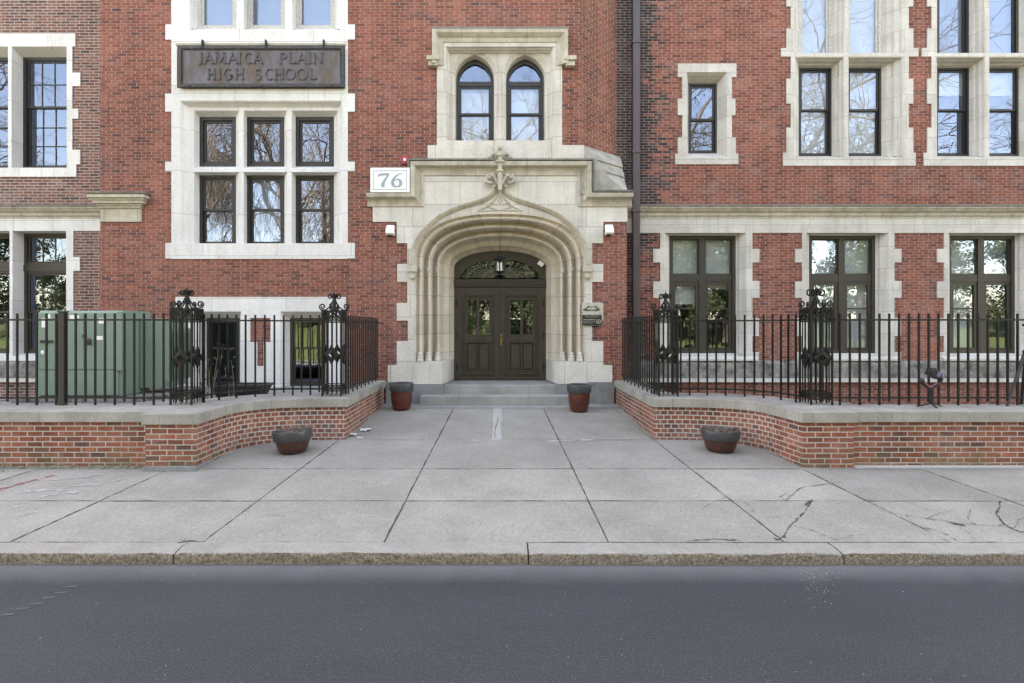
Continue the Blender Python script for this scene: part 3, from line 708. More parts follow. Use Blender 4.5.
for xc, b_ in arches:                                # the two arched windows
    Yb = YF + .34; fm = MB(); gb = [(xc + (x-xc)*.84, zsp + (z-zsp)*.80 - .0) for x, z in b_]
    for i in range(len(b_)-1):
        for yy in (Yb, ): fm.face([(b_[i][0]*1,yy,b_[i][1]),(b_[i+1][0],yy,b_[i+1][1]),(gb[i+1][0],yy,gb[i+1][1]),(gb[i][0],yy,gb[i][1])])
        fm.face([(gb[i][0],Yb,gb[i][1]),(gb[i+1][0],Yb,gb[i+1][1]),(gb[i+1][0],Yb+.06,gb[i+1][1]),(gb[i][0],Yb+.06,gb[i][1])])
    hw = .42; fm.box(xc-hw, xc-hw*.84, Yb-.002, Yb+.1, zb, zsp); fm.box(xc+hw*.84, xc+hw, Yb-.002, Yb+.1, zb, zsp)
    fm.box(xc-hw*.84, xc+hw*.84, Yb-.002, Yb+.1, zb, zb+.07); fm.box(xc-hw*.84, xc+hw*.84, Yb+.002, Yb+.1, zsp-.10, zsp+.004)
    wn = fm.build('arched_window', M['frame'], B)
    ap = MB(); pts = [(x, Yb+.05, z) for x, z in gb]; ap.face(pts).build('pane', M['glass'], wn)
    a, b = xc-hw*.84, xc+hw*.84; zm = zb + .07 + (zsp-.10-zb-.07)*.5
    for (c, d, y) in ((zm-.02, zsp-.10, Yb+.02), (zb+.07, zm+.02, Yb+.05)):
        s = MB(); ring(s, a, b, c, d, .05, y, y+.03); s.build('sash', M['frame'], wn); pane(a+.05, b-.05, c+.05, d-.05, y+.015, wn)
    blind(wn, a, b, zb+.07, zsp-.1, Yb+.12, 'blind')

# --- entrance stonework
E = MB(); aw, azt = 1.85, 4.85
er = [rect_w(q, YF) for q in [(373,207,627,222),(424,176,578,207.5),(410,160,592,177),(397,221.5,603,243.3),(407.5,243,592,264),(397.5,264,603,282),(407.5,282,592,303),(397,303,603,320.6),(408,320.6,592,341),(397,341,603,365.5),(388,365,612,412),(410,190,592,208)]]
E.plate(er, [(-aw, -1, aw, azt)], YF-.03, YF+.05)
def se_curve(wd, zsp_, rise, n, N=48):
    out = []
    for i in range(N+1):
        a = math.pi*(1 - i/N); cc, ss = math.cos(a), math.sin(a)
        out.append((wd*math.copysign(abs(cc)**(2/n), cc), zsp_ + rise*abs(ss)**(2/n)))
    return out
OUT = (1.85, 3.48, 1.13, 2.6); INN = (1.06, 3.54, .385, 1.95)
def arc(t): return se_curve(*[OUT[k] + (INN[k]-OUT[k])*t for k in range(4)])
o0 = arc(0)
for (xa, za), (xb2, zb2) in zip(o0[:-1], o0[1:]): E.face([(xa,YF-.03,za),(xb2,YF-.03,zb2),(xb2,YF-.03,azt),(xa,YF-.03,azt)])
E.build('entrance_front', M['stone_entry'], B)
aprof = [(0,-.03),(.04,-.03),(.06,.05),(.10,.07),(.125,.02),(.16,-.005),(.20,.02),(.215,.20),(.25,.32),(.30,.33),(.325,.22),(.36,.165),(.40,.185),(.425,.24),(.435,.42),(.48,.52),(.53,.52),(.55,.40),(.59,.34),(.63,.37),(.65,.46),(.665,.66),(.71,.76),(.84,.80),(.87,.84),(.885,.93),(.94,1.0),(1,1.1)]
AR = MB(); ZJ = 1.39; rings = []
for t, d in aprof:
    c = arc(t); nj = 8
    jl = [(c[0][0], ZJ + (c[0][1]-ZJ)*k/nj) for k in range(nj)]; jr = [(c[-1][0], ZJ + (c[-1][1]-ZJ)*k/nj) for k in range(nj-1,-1,-1)]
    rings.append([(x, YF + d, z) for x, z in jl + c + jr])
base = rings[5]; us = [0.0]
for p, q in zip(base[:-1], base[1:]): us.append(us[-1] + (Vector(p)-Vector(q)).length)
vacc = 0
for r_, (A, C) in enumerate(zip(rings[:-1], rings[1:])):
    for i in range(len(A)-1):
        AR.face([A[i], A[i+1], C[i+1], C[i]], [(us[i], vacc), (us[i+1], vacc), (us[i+1], vacc+.05), (us[i], vacc+.05)])
    vacc += .05
ARO = AR.build('entrance_arch', M['stone_arch'], B, smooth=38)
# ogee hood mould with its stops, tracery and carved finial
og = [(411.5,265),(412,256),(413.7,247),(418,237.5),(427.6,226),(440,215.6),(456,208),(472.7,202.8),(484,199),(491,194.5),(495.5,188.5),(498,182)]
def smooth_path(pts, k=4):
    out = []
    for i in range(len(pts)-1):
        p0 = Vector(pts[max(i-1,0)]); p1 = Vector(pts[i]); p2 = Vector(pts[i+1]); p3 = Vector(pts[min(i+2,len(pts)-1)])
        for j in range(k):
            t = j/k; out.append(.5*((2*p1) + (p2-p0)*t + (2*p0-5*p1+4*p2-p3)*t*t + (3*p1-p0-3*p2+p3)*t**3))
    out.append(Vector(pts[-1])); return out
ogw = [(PX(p.x,YF), PZ(p.y,YF)) for p in smooth_path(og)]
ogw = ogw + [(-x, z) for x, z in reversed(ogw)]
HM = MB(); HM.sweep(ogw, [(-.085,.02),(-.075,.055),(-.05,.075),(-.03,.10),(.0,.115),(.02,.105),(.03,.02)], YF)
for s_ in (-1, 1):
    HM.box(s_*1.88-.10, s_*1.88+.10, YF-.13, YF, 3.33, 3.47); HM.box(s_*1.88-.065, s_*1.88+.065, YF-.10, YF, 3.22, 3.327); HM.ball((s_*1.88, YF-.08, 3.21), .055, .05, .05)
HM.build('hood_mould', M['stone_trim'], B, smooth=40)
FN = MB(); fy = YF - .16
def px2(px, py, y=fy): return (PX(px, YF), y, PZ(py, YF))
FN.tube([px2(500,192), px2(500,180), px2(500,170), px2(500,160), px2(500,151)], [.05,.06,.055,.06,.03], 8)
for (cx_, cy_, rx, rz) in ((500,150.5,.055,.07),(500,157.5,.10,.05),(500,164,.13,.045),(500,173,.09,.05)): FN.ball(px2(cx_, cy_), rx, .09, rz)
for s_ in (-1, 1):
    for (dx, py, r_) in ((7,156,.055),(10,159,.05),(6,163,.05),(7,176.5,.06),(11,179,.065),(13.5,183,.06),(9.5,184.5,.05),(5.5,188,.04)):
        FN.ball(px2(500+s_*dx, py, fy+.03), r_, r_*.9, r_*.8, rot=Matrix.Rotation(s_*.5,3,'Y'))
    FN.tube([px2(500+s_*2,186), px2(500+s_*6,178), px2(500+s_*12,177), px2(500+s_*14,182), px2(500+s_*10,185.5)], [.03,.035,.035,.03,.02], 6)
FN.box(-.16, .16, fy+.02, YF, PZ(168.5,YF), PZ(166.5,YF))
for s_ in (-1, 1):                                   # tracery in the gable of the ogee
    FN.tube([px2(500+s_*1.5,193,YF-.035), px2(500+s_*5,200,YF-.035), px2(500+s_*14,207.5,YF-.035), px2(500+s_*22,210.5,YF-.035)], .022, 5)
    FN.tube([px2(500+s_*1,209.5,YF-.035), px2(500+s_*6,209,YF-.035), px2(500+s_*11,207.5,YF-.035), px2(500+s_*7,204,YF-.035), px2(500+s_*2.5,205,YF-.035)], .017, 5)
FN.tube([px2(500,196,YF-.035), px2(498,200.5,YF-.035), px2(500,205,YF-.035), px2(502,200.5,YF-.035)], .016, 5, closed=True)
FN.tube([px2(478,211,YF-.035), px2(500,210.4,YF-.035), px2(522,211,YF-.035)], .018, 5)
FN.build('carved_finial', M['stone_trim'], B, smooth=60)
LB = MB()                                            # stepped label mould across the entrance
LB.sweep([(PX(x,YF),PZ(y,YF)) for x,y in ((368,207),(424,207),(424,176),(578,176),(578,207),(631.5,207))],
    [(0,.02),(0,.055),(.045,.065),(.06,.035),(.10,.045),(.145,.075),(.165,.13),(.185,.17),(.245,.185),(.27,.175),(.315,.02)], YF)
LB.build('label_mould', M['stone_trim'], B)
LC = MB()
LC.sweep([(PX(x,YF),PZ(y,YF)) for x,y in ((368,207),(424,207),(424,176),(578,176),(578,207),(631.5,207))], [(.285,.03),(.285,.195),(.325,.195),(.34,.03)], YF)
LC.build('label_ledge', M['cap'], B)
SB = MB(); SB.plate([rect_w((428,146,583.5,163), YF)], [(0,-9,.01,-8.9)], YF-.06, YF+.05); SB.build('stone_band', M['stone_entry'], B)
BR = MB(); zt_, zb_ = PZ(146.5,YF), PZ(195,YF)       # weathered broach: square corner below to chamfer above
rows = []
for t, s in ((0,.95),(.03,.93),(.12,.82),(.22,.70),(.29,.655),(.305,.70),(.36,.66),(.46,.53),(.545,.445),(.56,.49),(.63,.44),(.78,.27),(.9,.12),(1,.012)):
    z = zt_ + (zb_-zt_)*t; g = .05 + .02*t; rows.append([(1.745, YF-g, z), (2.745-s+.02, YF-g, z), (2.765, YF-g+s*.865, z), (2.765, YW+.02, z)])
for A, C in zip(rows[:-1], rows[1:]):
    for k in range(3): BR.face([A[k], A[k+1], C[k+1], C[k]])
BR.face([rows[0][0], rows[0][1], rows[0][2], rows[0][3], (1.745, YW, zt_)])
BR.build('broach_stone', M['broach'], B)
# plinths, steps, landing
for s_ in (-1, 1):
    def sg(poly): return [(s_*x, y) for x, y in poly]
    PL = MB(); PL.prism(sg([(-1.86,YF-.05),(-1.25,YF-.05),(-1.17,YF+.35),(-1.095,YF+1.0),(-1.07,YF+1.12),(-1.86,YF+1.12)]), .905, 1.395); PL.build('plinth', M['stone_entry'], B, bevel=.008)
    GR = MB(); GR.prism(sg([(-1.89,YF-.07),(-1.23,YF-.07),(-1.15,YF+.35),(-1.075,YF+1.0),(-1.05,YF+1.1),(-1.89,YF+1.1)]), .38, .90); GR.build('plinth_base', M['granite'], B, bevel=.01)
    GR = MB(); GR.prism(sg([(-2.46,YF-.045),(-1.892,YF-.045),(-1.892,YF+.1),(-2.46,YF+.1)]), .38, .96); GR.build('plinth_base', M['base_gray'], B, bevel=.01)
    for t in (.16, .36, .59):
        d = dict((p, q) for p, q in aprof).get(t, .05); x = s_*(OUT[0] + (INN[0]-OUT[0])*t)
        m = MB(); m.lathe([(.075,0),(.075,.05),(.06,.07),(.065,.10),(.05,.13),(.055,.17),(.035,.20)], (x, YF+d+.01, 1.395), 8); m.build('shaft_base', M['stone_entry'], B)
        m = MB(); m.lathe([(.03,0),(.042,.02),(.036,.035),(.05,.07),(.052,.085),(.04,.09)], (x, YF+d+.01, 3.36), 8); m.build('shaft_capital', M['stone_entry'], B)
ST = MB(); ST.box(-2.492, 2.492, 11.53, 12.055, .3, .495); ST.build('threshold_slab', M['bluestone'], B, bevel=.012)
ST = MB(); ST.box(-1.68, 1.68, 11.76, 12.4, .4, .695); ST.build('step', M['bluestone'], B, bevel=.018)
ST = MB(); ST.box(-1.222, 1.222, 12.09, 13.35, .5, .89); ST.build('step', M['bluestone'], B, bevel=.018)
# door set
YD = 13.16
DS = MB(); cin = arc(1.0); cin = [(x*1.02, z+.012) for x, z in cin]; cgl = se_curve(.925, 3.30, .435, 2.0)
zt0, zt1 = 3.075, 3.285
cgl = [(x, max(z, zt1)) for x, z in cgl]
for i in range(len(cin)-1):
    DS.face([(cin[i][0],YD,cin[i][1]),(cin[i+1][0],YD,cin[i+1][1]),(cgl[i+1][0],YD,cgl[i+1][1]),(cgl[i][0],YD,cgl[i][1])])
    DS.face([(cgl[i][0],YD,cgl[i][1]),(cgl[i+1][0],YD,cgl[i+1][1]),(cgl[i+1][0],YD+.08,cgl[i+1][1]),(cgl[i][0],YD+.08,cgl[i][1])])
for s_ in (-1, 1): DS.face([(s_*1.0812,YD,3.552),(s_*.925,YD,zt1),(s_*1.0812,YD,zt1)])
DS.box(-1.08, 1.08, YD-.03, YD+.1, zt0+.015, zt1-.02); DS.box(-1.08, 1.08, YD-.055, YD+.1, zt0+.07, zt0+.10); DS.box(-1.08, 1.08, YD-.045, YD+.1, zt1-.06, zt1-.018)
DS.box(-1.085, -1.022, YD-.001, YD+.12, .89, zt0+.02); DS.box(1.022, 1.085, YD-.001, YD+.12, .89, zt0+.02)
DF = DS.build('door_frame', M['door'], B)
MB().face([(x, YD+.06, z) for x, z in cgl]).build('fanlight', M['glass'], DF)
FG = MB(); c0 = Vector((0, YD+.02, zt1+.02))
for k in range(17):
    a = math.pi*(k+.5)/17; ex, ez = .90*math.cos(a), .40*math.sin(a)
    p = [c0 + Vector((ex*q, 0, ez*q)) for q in (.18,.45,.7,.86)]
    FG.tube(p, .009, 4)
    e = p[-1]; r_ = .055; sp = [e + Vector((r_*(1-q/9)*math.cos(q*.9+a), 0, r_*(1-q/9)*math.sin(q*.9+a))) for q in range(9)]
    FG.tube(sp, .009, 4)
    m_ = p[1]; FG.tube([m_ + Vector((.05*(1-q/9)*math.cos(q*.9-a), 0, .04*(1-q/9)*math.sin(q*.9-a))) for q in range(8)], .008, 4)
for q in (.2, .55): FG.tube([c0 + Vector((.92*q*math.cos(math.pi*k/20), 0, .42*q*math.sin(math.pi*k/20))) for k in range(21)], .011, 4)
FG.build('fanlight_grille', M['grille'], DF)
HZ = MB()
for s_ in (-1, 1):
    for k in range(3): HZ.tube([(s_*1.012, YD-.03, 1.15+.75*k), (s_*1.012, YD-.03, 1.27+.75*k)], .014, 6)
HZ.build('hinge', M['iron'], DF)
for s_ in (-1, 1):
    x0, x1 = (-1.02, -.006) if s_ < 0 else (.006, 1.02); z0, z1 = .905, zt0-.0
    pc = [(467.6,476.8),(479.2,489)] if s_ < 0 else [(510.3,520.2),(523,532.5)]
    hg = [rect_w((a,300,b,334.5), YD) for a, b in pc]; lp = [rect_w((a-.7,342.5,b+.7,370), YD) for a, b in pc]
    D = MB(); D.plate([(x0,z0,x1,z1)], hg + lp, YD+.0, YD+.075)
    for h in lp:                                     # fielded lower panels
        D.face([(h[0],YD+.06,h[1]),(h[2],YD+.06,h[1]),(h[2],YD+.06,h[3]),(h[0],YD+.06,h[3])]); D.box(h[0]+.03, h[2]-.03, YD+.03, YD+.061, h[1]+.03, h[3]-.03)
    ob = (hg[0][0]-.10, lp[0][1]-.10, hg[1][2]+.10, hg[0][3]+.10)
    ring(D, ob[0], ob[2], ob[1], ob[3], .022, YD-.035, YD+.02); ring(D, ob[0]-.03, ob[2]+.03, ob[1]-.03, ob[3]+.03, .018, YD-.018, YD+.02); ring(D, hg[0][0]-.035, hg[1][2]+.035, hg[0][1]-.035, hg[0][3]+.035, .03, YD-.014, YD+.02)
    ring(D, lp[0][0]-.03, lp[1][2]+.03, lp[0][1]-.03, lp[0][3]+.03, .027, YD-.014, YD+.02)
    D.box(ob[0]+.024, ob[2]-.024, YD-.0125, YD+.02, (hg[0][1]+lp[0][3])/2-.05, (hg[0][1]+lp[0][3])/2+.05)
    dl = D.build('entrance_door', M['door'], B)
    for h in hg: pane(h[0], h[2], h[1], h[3], YD+.03, dl)
    if s_ > 0:
        H = MB(); H.box(.012, .05, YD-.012, YD, 1.72, 1.98); H.tube([(.04,YD-.01,1.93),(.05,YD-.06,1.90),(.05,YD-.06,1.80),(.04,YD-.01,1.77)], .011, 6); H.build('handle', M['brass'], dl)
        H = MB(); H.box(-.012, .010, YD-.018, YD-.001, .92, zt0-.02); H.build('astragal', M['iron_worn'], dl)

# --- right wing windows
WD = 3.27
rw_lights = []
for k in range(4):
    dx = WD*k/YW*F
    ol = [(660+dx,218,752+dx,365),(653.5+dx,232,661+dx,249.0),(653.5+dx,265,661+dx,281),(654+dx,298,661+dx,318),(654+dx,336,661+dx,352),
          (751+dx,249,759+dx,262.5),(751+dx,281,759+dx,298),(751+dx,318,758.5+dx,336),(751+dx,352,758.5+dx,365)]
    if k == 0: ol[1:5] = [(653,249,661,262.5),(653,281.5,661,298),(653.5,320,661,340)]
    else: ol[1:5] = [(653+dx,249,661+dx,262.5),(653+dx,281.5,661+dx,298),(653.5+dx,318,661+dx,336),(653.5+dx,352,661+dx,365)]
    so_, bk = surround('window_surround', YW, ol, [((664+dx,227.5,746+dx,358),('in',.18,.155,.155,.10))], .20, M['stone'], wall='right', prof=[(0,0),(.75,.6),(.78,.85),(1,1)])
    x0, z0, x1, z1 = bk[0]; x0 -= .01; x1 += .01; z0 -= .01; z1 += .01; Y = YW + .20
    fw = .085; mb = MB(); ring(mb, x0, x1, z0, z1, fw, Y, Y+.16, wb=.07)
    xm = (x0+x1)/2; zt = z0 + (z1-z0)*.635
    mb.box(xm-.07, xm+.07, Y+.012, Y+.15, z0+.07, z1-fw); mb.box(x0+fw, xm-.07, Y+.02, Y+.15, zt-.075, zt+.09); mb.box(xm+.07, x1-fw, Y+.02, Y+.15, zt-.075, zt+.09)
    wn = mb.build('casement_window', M['frame_wing'], B)
    for (a, b) in ((x0+fw, xm-.07), (xm+.07, x1-fw)):
        s = MB(); ring(s, a, b, zt+.09, z1-fw, .03, Y+.05, Y+.09); s.build('sash', M['frame_wing'], wn); pane(a+.03, b-.03, zt+.12, z1-fw-.03, Y+.07, wn)
        s = MB(); ring(s, a, b, z0+.07, zt-.075, .075, Y+.035, Y+.09); zm = z0 + .07 + (zt-z0)*.56; s.box(a+.075, b-.075, Y+.05, Y+.085, zm-.018, zm+.018)
        s.build('sash', M['frame_wing'], wn)
        pane(a+.075, b-.075, zm+.018, zt-.15, Y+.065, wn); pane(a+.075, b-.075, z0+.145, zm-.018, Y+.065, wn)
    if k in (0,): blind(wn, x0+.05, xm-.03, z0+(z1-z0)*.42, z1-.05, Y+.19, 'blind'); blind(wn, xm+.03, x1-.05, z0+(z1-z0)*.55, z1-.05, Y+.19, 'blind')
    if k == 1: blind(wn, x0+.05, xm-.03, z0+.1, z1-.05, Y+.19, 'blind'); blind(wn, xm+.03, x1-.05, z0+.12, z1-.05, Y+.19, 'blind')
    if k >= 2: blind(wn, x0+.05, xm-.03, z0+.1, z1-.05, Y+.19, 'blind'); blind(wn, xm+.03, x1-.05, z0+(z1-z0)*.70, z1-.05, Y+.19, 'curtain')
    sm = MB(); sm.prism_x([(YW-.10,PZ(360.5,YW)),(YW-.10,PZ(358.5,YW)),(YW-.05,PZ(356.5,YW)),(YW+.05,PZ(356.5,YW)),(YW+.05,PZ(360.5,YW))], PX(657+dx,YW), PX(756+dx,YW)); sm.build('window_sill', M['stone'], B)
for k in range(3):
    dx = 140.6*k
    ol = [(790.4+dx,-60,908+dx,166),(780.6+dx,48.5,917.7+dx,57),(782.7+dx,153,915+dx,166)]
    for (a, b) in ((-12,7),(29,49),(79,104),(128,153)): ol += [(786+dx,a,791+dx,b),(907+dx,a,912.6+dx,b)]
    l_, r_ = (.28,.11), (.18,.32)
    so_, bk = surround('window_surround', YW, ol, [((793.5+dx,-60,844+dx,53.5),('in',.28,.11,.11,.02)),((847+dx,-60,904+dx,53.5),('in',.18,.11,.32,.02)),
        ((793.5+dx,57,844+dx,157.5),('in',.28,.115,.11,.12)),((847+dx,57,904+dx,157.5),('in',.18,.115,.32,.12))], .30, M['stone'], wall='right')
    for j, r in enumerate(bk):
        if j < 2: dh_window(r, YW+.30, 'frame_old' if k == 0 else 'frame', .07, single=True, shade=(0, 'blind') if k == 0 else (.0, 'curtain'))
        else: dh_window(r, YW+.30, 'frame', .055, .53, shade=(.0, 'blind') if k == 0 else (.72, 'blind'))
so_, bk = surround('window_surround', YW, [(677.5,64,736,77.5),(682,77,731.5,155),(677.5,99,735,115.5),(677.5,137.5,735.3,154),(675,154,738,164.5)], [((686.5,72.5,726.5,157.5),('in',.125,.145,.125,.17))], .25, M['stone'], wall='right', prof=PLAIN)
dh_window(bk[0], YW+.25, 'frame', .055, .49)
# --- left wing windows
so_, bk = surround('window_surround', YW, [(-70,34,73,177),(-70,34,76,47),(72,73,81,86.5),(72,109,79,119),(72,150,81,164.5),(-70,164,77,177)],
    [((-60,47,9.0,168),('in',.08,.12,.05,.03)),((12.5,47,67.5,168),('in',.03,.12,.10,.03))], .25, M['stone_white'], wall='left', prof=PLAIN)
for r in bk: dh_window(r, YW+.25, 'frame', .085, .565, mun=(3, 2, 3))
so_, bk = surround('window_surround', YW, [(-70,218,74,362),(73,257,80.5,271)],
    [((-60,229,10.5,356),('in',.08,.06,.05,.05)),((13.5,229,67,356),('in',.03,.06,.10,.05))], .25, M['stone_white'], wall='left', prof=PLAIN)
for r in bk:
    x0, z0, x1, z1 = r; zt = z0 + (z1-z0)*.71
    dh_window((x0, z0, x1, zt-.05), YW+.25, 'frame_wing', .075, .5, mun=(3, 2, 2)); wn = dh_window((x0, zt+.05, x1, z1), YW+.25, 'frame_wing', .075, single=True, mun=(3, 1))
    MB().box(x0, x1, YW+.23, YW+.38, zt-.07, zt+.07).build('window_transom', M['frame_wing'], B)

# --- brick walls with those openings
def brick(name, mat, rects, holes, y, parent=B): return MB().plate(rects, holes, y, y+.36).build(name, mat, parent)
zcham = PZ(150, YF)
brick('brick_wall', M['brick_bay'], [(-8.64,-.1,1.76,15),(1.7,-.1,2.742,5.1)], HOLES['bay'] + [(-1.9,-.2,1.9,4.99)], YF)
brick('brick_wall', M['brick_wing'], [(2.5,-.1,25,14.4)], HOLES['right'], YW)
brick('brick_wall', M['brick_left'], [(-25,-.1,-8.5,14.4)], HOLES['left'], YW)
cw = MB(); cw.face([(1.76,YF,zcham-.1),(2.70,YW+.01,zcham-.1),(2.70,YW+.01,15),(1.76,YF,15)]); cw.build('brick_wall', M['brick_chamfer'], B)
sw_ = MB(); sw_.face([(2.742,YF+.36,-.1),(2.742,YW+.01,-.1),(2.742,YW+.01,5.1),(2.742,YF+.36,5.1)]); sw_.face([(-8.64,YF+.36,-.1),(-8.64,YW+.01,-.1),(-8.64,YW+.01,15),(-8.64,YF+.36,15)])
sw_.build('brick_wall', M['brick_bay'], B)
# cornices, friezes, base courses
cpf = [(YW+.03,PZ(219,YW)),(YW-.03,PZ(219,YW)),(YW-.035,PZ(217,YW)),(YW-.06,PZ(216,YW)),(YW-.07,PZ(213.5,YW)),(YW-.12,PZ(212,YW)),(YW-.15,PZ(210,YW)),(YW-.17,PZ(209.5,YW)),(YW-.17,PZ(208,YW)),(YW-.02,PZ(205.5,YW)),(YW+.03,PZ(205.5,YW))]
for (a, b) in ((2.745, 25), (-25, -8.66)): MB().prism_x(cpf, a, b).build('cornice', M['stone_trim'], B)
for (a, b) in ((2.775, 25), (-25, -8.69)): MB().prism_x([(YW-.185,PZ(208.2,YW)),(YW-.185,PZ(207.0,YW)),(YW-.01,PZ(204.6,YW)),(YW-.01,PZ(208.2,YW))], a, b).build('cornice_ledge', M['cap'], B)
MB().box(2.745, 25, YW-.022, YW+.05, PZ(233,YW), PZ(218.8,YW)-.0).build('frieze', M['stone'], B)
MB().box(-25, -8.66, YW-.022, YW+.05, PZ(231,YW), PZ(218.8,YW)).build('frieze', M['stone_white'], B)
for (a, b) in ((2.75, 25), (-25, -8.66)):
    MB().prism_x([(YW-.09,PZ(377.8,YW)),(YW-.09,PZ(364,YW)),(YW-.03,PZ(360.6,YW)),(YW+.03,PZ(360.6,YW)),(YW+.03,PZ(377.8,YW))], a, b).build('base_course', M['stone_base'], B)
    MB().box(a, b, YW-.095, YW+.03, PZ(381.8,YW), PZ(378,YW)).build('plinth_course', M['stone'], B)
cb = MB(); x0, x1 = PX(101.5,YF), PX(142,YF)
cb.box(x0, x1, YF-.03, YF+.05, PZ(222,YF), PZ(208.5,YF))
for (e, a, b) in ((.02,208.5,206.5),(.05,206.5,204.5),(.10,204.5,201.5),(.13,201.5,199.5),(.17,199.5,197),(.15,197,194.5)): cb.box(x0-e, x1+e, YF-.05-e, YF+.04, PZ(a,YF)+.001, PZ(b,YF))
cb.build('pilaster_cap', M['stone_trim'], B)
MB().box(x0-.185, x1+.185, YF-.24, YF+.03, PZ(195.5,YF), PZ(194,YF)).build('cap_ledge', M['cap'], B)
# shell behind the street front: rooms stay dark, the roof throws the street into shade
sh = MB(); sh.box(-25, 25, 26, 26.3, -.1, 14.4); sh.box(-25.3, -25, 12.4, 26.3, -.1, 14.4); sh.box(25, 25.3, 12.4, 26.3, -.1, 14.4)
sh.build('rear_wall', M['brick_bay'], B)
MB().box(-25.4, 25.4, 12.7, 26.4, 14.4, 14.7).build('roof', M['granite'], B)
MB().prism([(-8.7,12.0),(1.85,12.0),(2.8,12.95),(2.8,13.4),(-8.7,13.4)], 15.0, 15.25).build('parapet', M['stone'], B)
ip = MB(); ip.box(-24.9, 24.9, 15.2, 15.3, 0, 14.3)
for z in (.55, 5.0, 8.9): ip.box(-24.9, 24.9, 13.5, 15.2, z-.05, z)
for x in (-8.3, -2.4, 2.2, 5.9, 9.2): ip.box(x-.05, x+.05, 13.5, 15.2, .6, 14.3)
ip.build('interior_wall', M['dark_room'], B)
dp = MB(); X_ = PX(636, 12.78); dp.box(X_-.08, X_+.08, 12.72, 12.84, .3, 14.4)
for z in (1.9, 4.75, 6.1, 8.6): dp.box(X_-.10, X_+.10, 12.705, 12.9, z, z+.06)
dp.build('downpipe', M['pipe'], B, bevel=.012)

# ------------------------------------------------------------------ garden walls, terrace
ZC = .995                                            # top of the coping
FRONT = [(-25,7.66),(-4.72,7.66),(-4.72,7.46),(-4.05,7.46),(-4.05,8.17)]
CURVE = [(-4.05,8.17),(-4.03,8.36),(-3.97,8.54),(-3.86,8.71),(-3.70,8.85),(-3.50,8.95),(-3.28,9.01),(-3.05,9.05),(-2.80,9.07),(-2.50,9.08)]
RET = [(-2.50,9.08),(-2.50,12.08)]
BACK = [(-3.0,12.08),(-3.0,9.78),(-3.6,9.74),(-4.15,9.56),(-4.55,9.22),(-4.78,8.86),(-5.2,8.72),(-5.3,8.36),(-25,8.36)]
def mir(p, s): return [(-x if s > 0 else x, y) for x, y in p]
def garden_wall(s, label):
    W = empty('garden_wall', ((-6 if s < 0 else 6), 7.9, .25), label, 'wall')
    FR = FRONT if s < 0 else [(-25,7.66),(-4.80,7.66),(-4.80,7.60),(-4.11,7.60),(-4.05,8.17)]
    f, c, r, b = mir(FR, s), mir(CURVE, s), mir(RET, s), mir(BACK, s)
    zb, zt = -.05, ZC - .15
    m = MB(); m.prism(f + mir([(-4.5,8.17),(-5.2,8.3),(-25,8.3)], s), zb, zt); m.build('brickwork', M['brick_low'], W)
    m = MB(); u = 0
    for p, q in zip(c[:-1], c[1:]):
        d = math.dist(p, q); m.face([(p[0],p[1],zb),(q[0],q[1],zb),(q[0],q[1],zt),(p[0],p[1],zt)], [(u,zb),(u+d,zb),(u+d,zt),(u,zt)]); u += d
    back = mir([(-2.55,9.5),(-3.5,9.5),(-4.3,9.0),(-4.5,8.17)], s); pts = c + back; n = len(pts)
    for i in range(len(c)-1, n): p, q = pts[i], pts[(i+1) % n]; m.face([(p[0],p[1],zb),(q[0],q[1],zb),(q[0],q[1],zt),(p[0],p[1],zt)])
    m.build('curved_brickwork', M['brick_curve'], W)
    m = MB(); m.prism(r + mir([(-2.96,12.08),(-2.96,9.08+.02)], s), zb, zt); m.build('brickwork', M['brick_low'], W)
    # coping: outline pushed 4 cm proud of the brick
    full = FR + CURVE[1:] + RET[1:]; o = .04; off = []
    for i, p in enumerate(full):
        p = Vector(p); a = (p - Vector(full[i-1])).normalized() if i else None; d = (Vector(full[i+1]) - p).normalized() if i < len(full)-1 else None
        na = Vector((a.y, -a.x)) if a is not None else None; nd = Vector((d.y, -d.x)) if d is not None else None
        na = na if na is not None else nd; nd = nd if nd is not None else na
        mm = na + nd; mm = mm / mm.dot(na); off.append(tuple(p + mm*o))
    m = MB(); m.prism(mir(off, s) + b, zt + .002, ZC); m.build('coping', M['coping'], W, bevel=.012)
    if s > 0:
        m = MB(); m.prism_x([(7.59,zs(7.6)),(7.60,zs(7.6)+.006),(7.66,zs(7.6)+.022),(7.66,zs(7.6))], 4.82, 25); m.build('mortar_fillet', M['patch'], W)
    if s < 0:
        m = MB(); m.box(-4.74, -4.035, 7.435, 7.9, .1, .295); m.build('pier_base', M['granite'], W, bevel=.01)
    return W
garden_wall(-1, 'low brick garden wall with grey stone coping, left of the walk, in front of the green transformer')
garden_wall(1, 'low brick garden wall with grey stone coping, right of the walk, carrying the small camera gimbal')
tr = [(-8.66,8.3),(-5.25,8.32),(-4.8,8.8),(-4.5,9.2),(-4.1,9.5),(-3.6,9.7),(-2.98,9.74),(-2.98,12.4),(-8.66,12.4)]
struct(MB().prism(tr, .2, .85).build('terrace', M['gravel']))
struct(MB().prism([(-25,8.3),(-8.7,8.3),(-8.7,13),(-25,13)], .1, .40).build('sunken_area', M['gravel']))
struct(MB().prism([(25,8.3),(25,13),(2.74,13),(2.98,9.5),(4.5,9.2),(5.2,8.32)], .1, .30).build('lower_bed', M['gravel']))

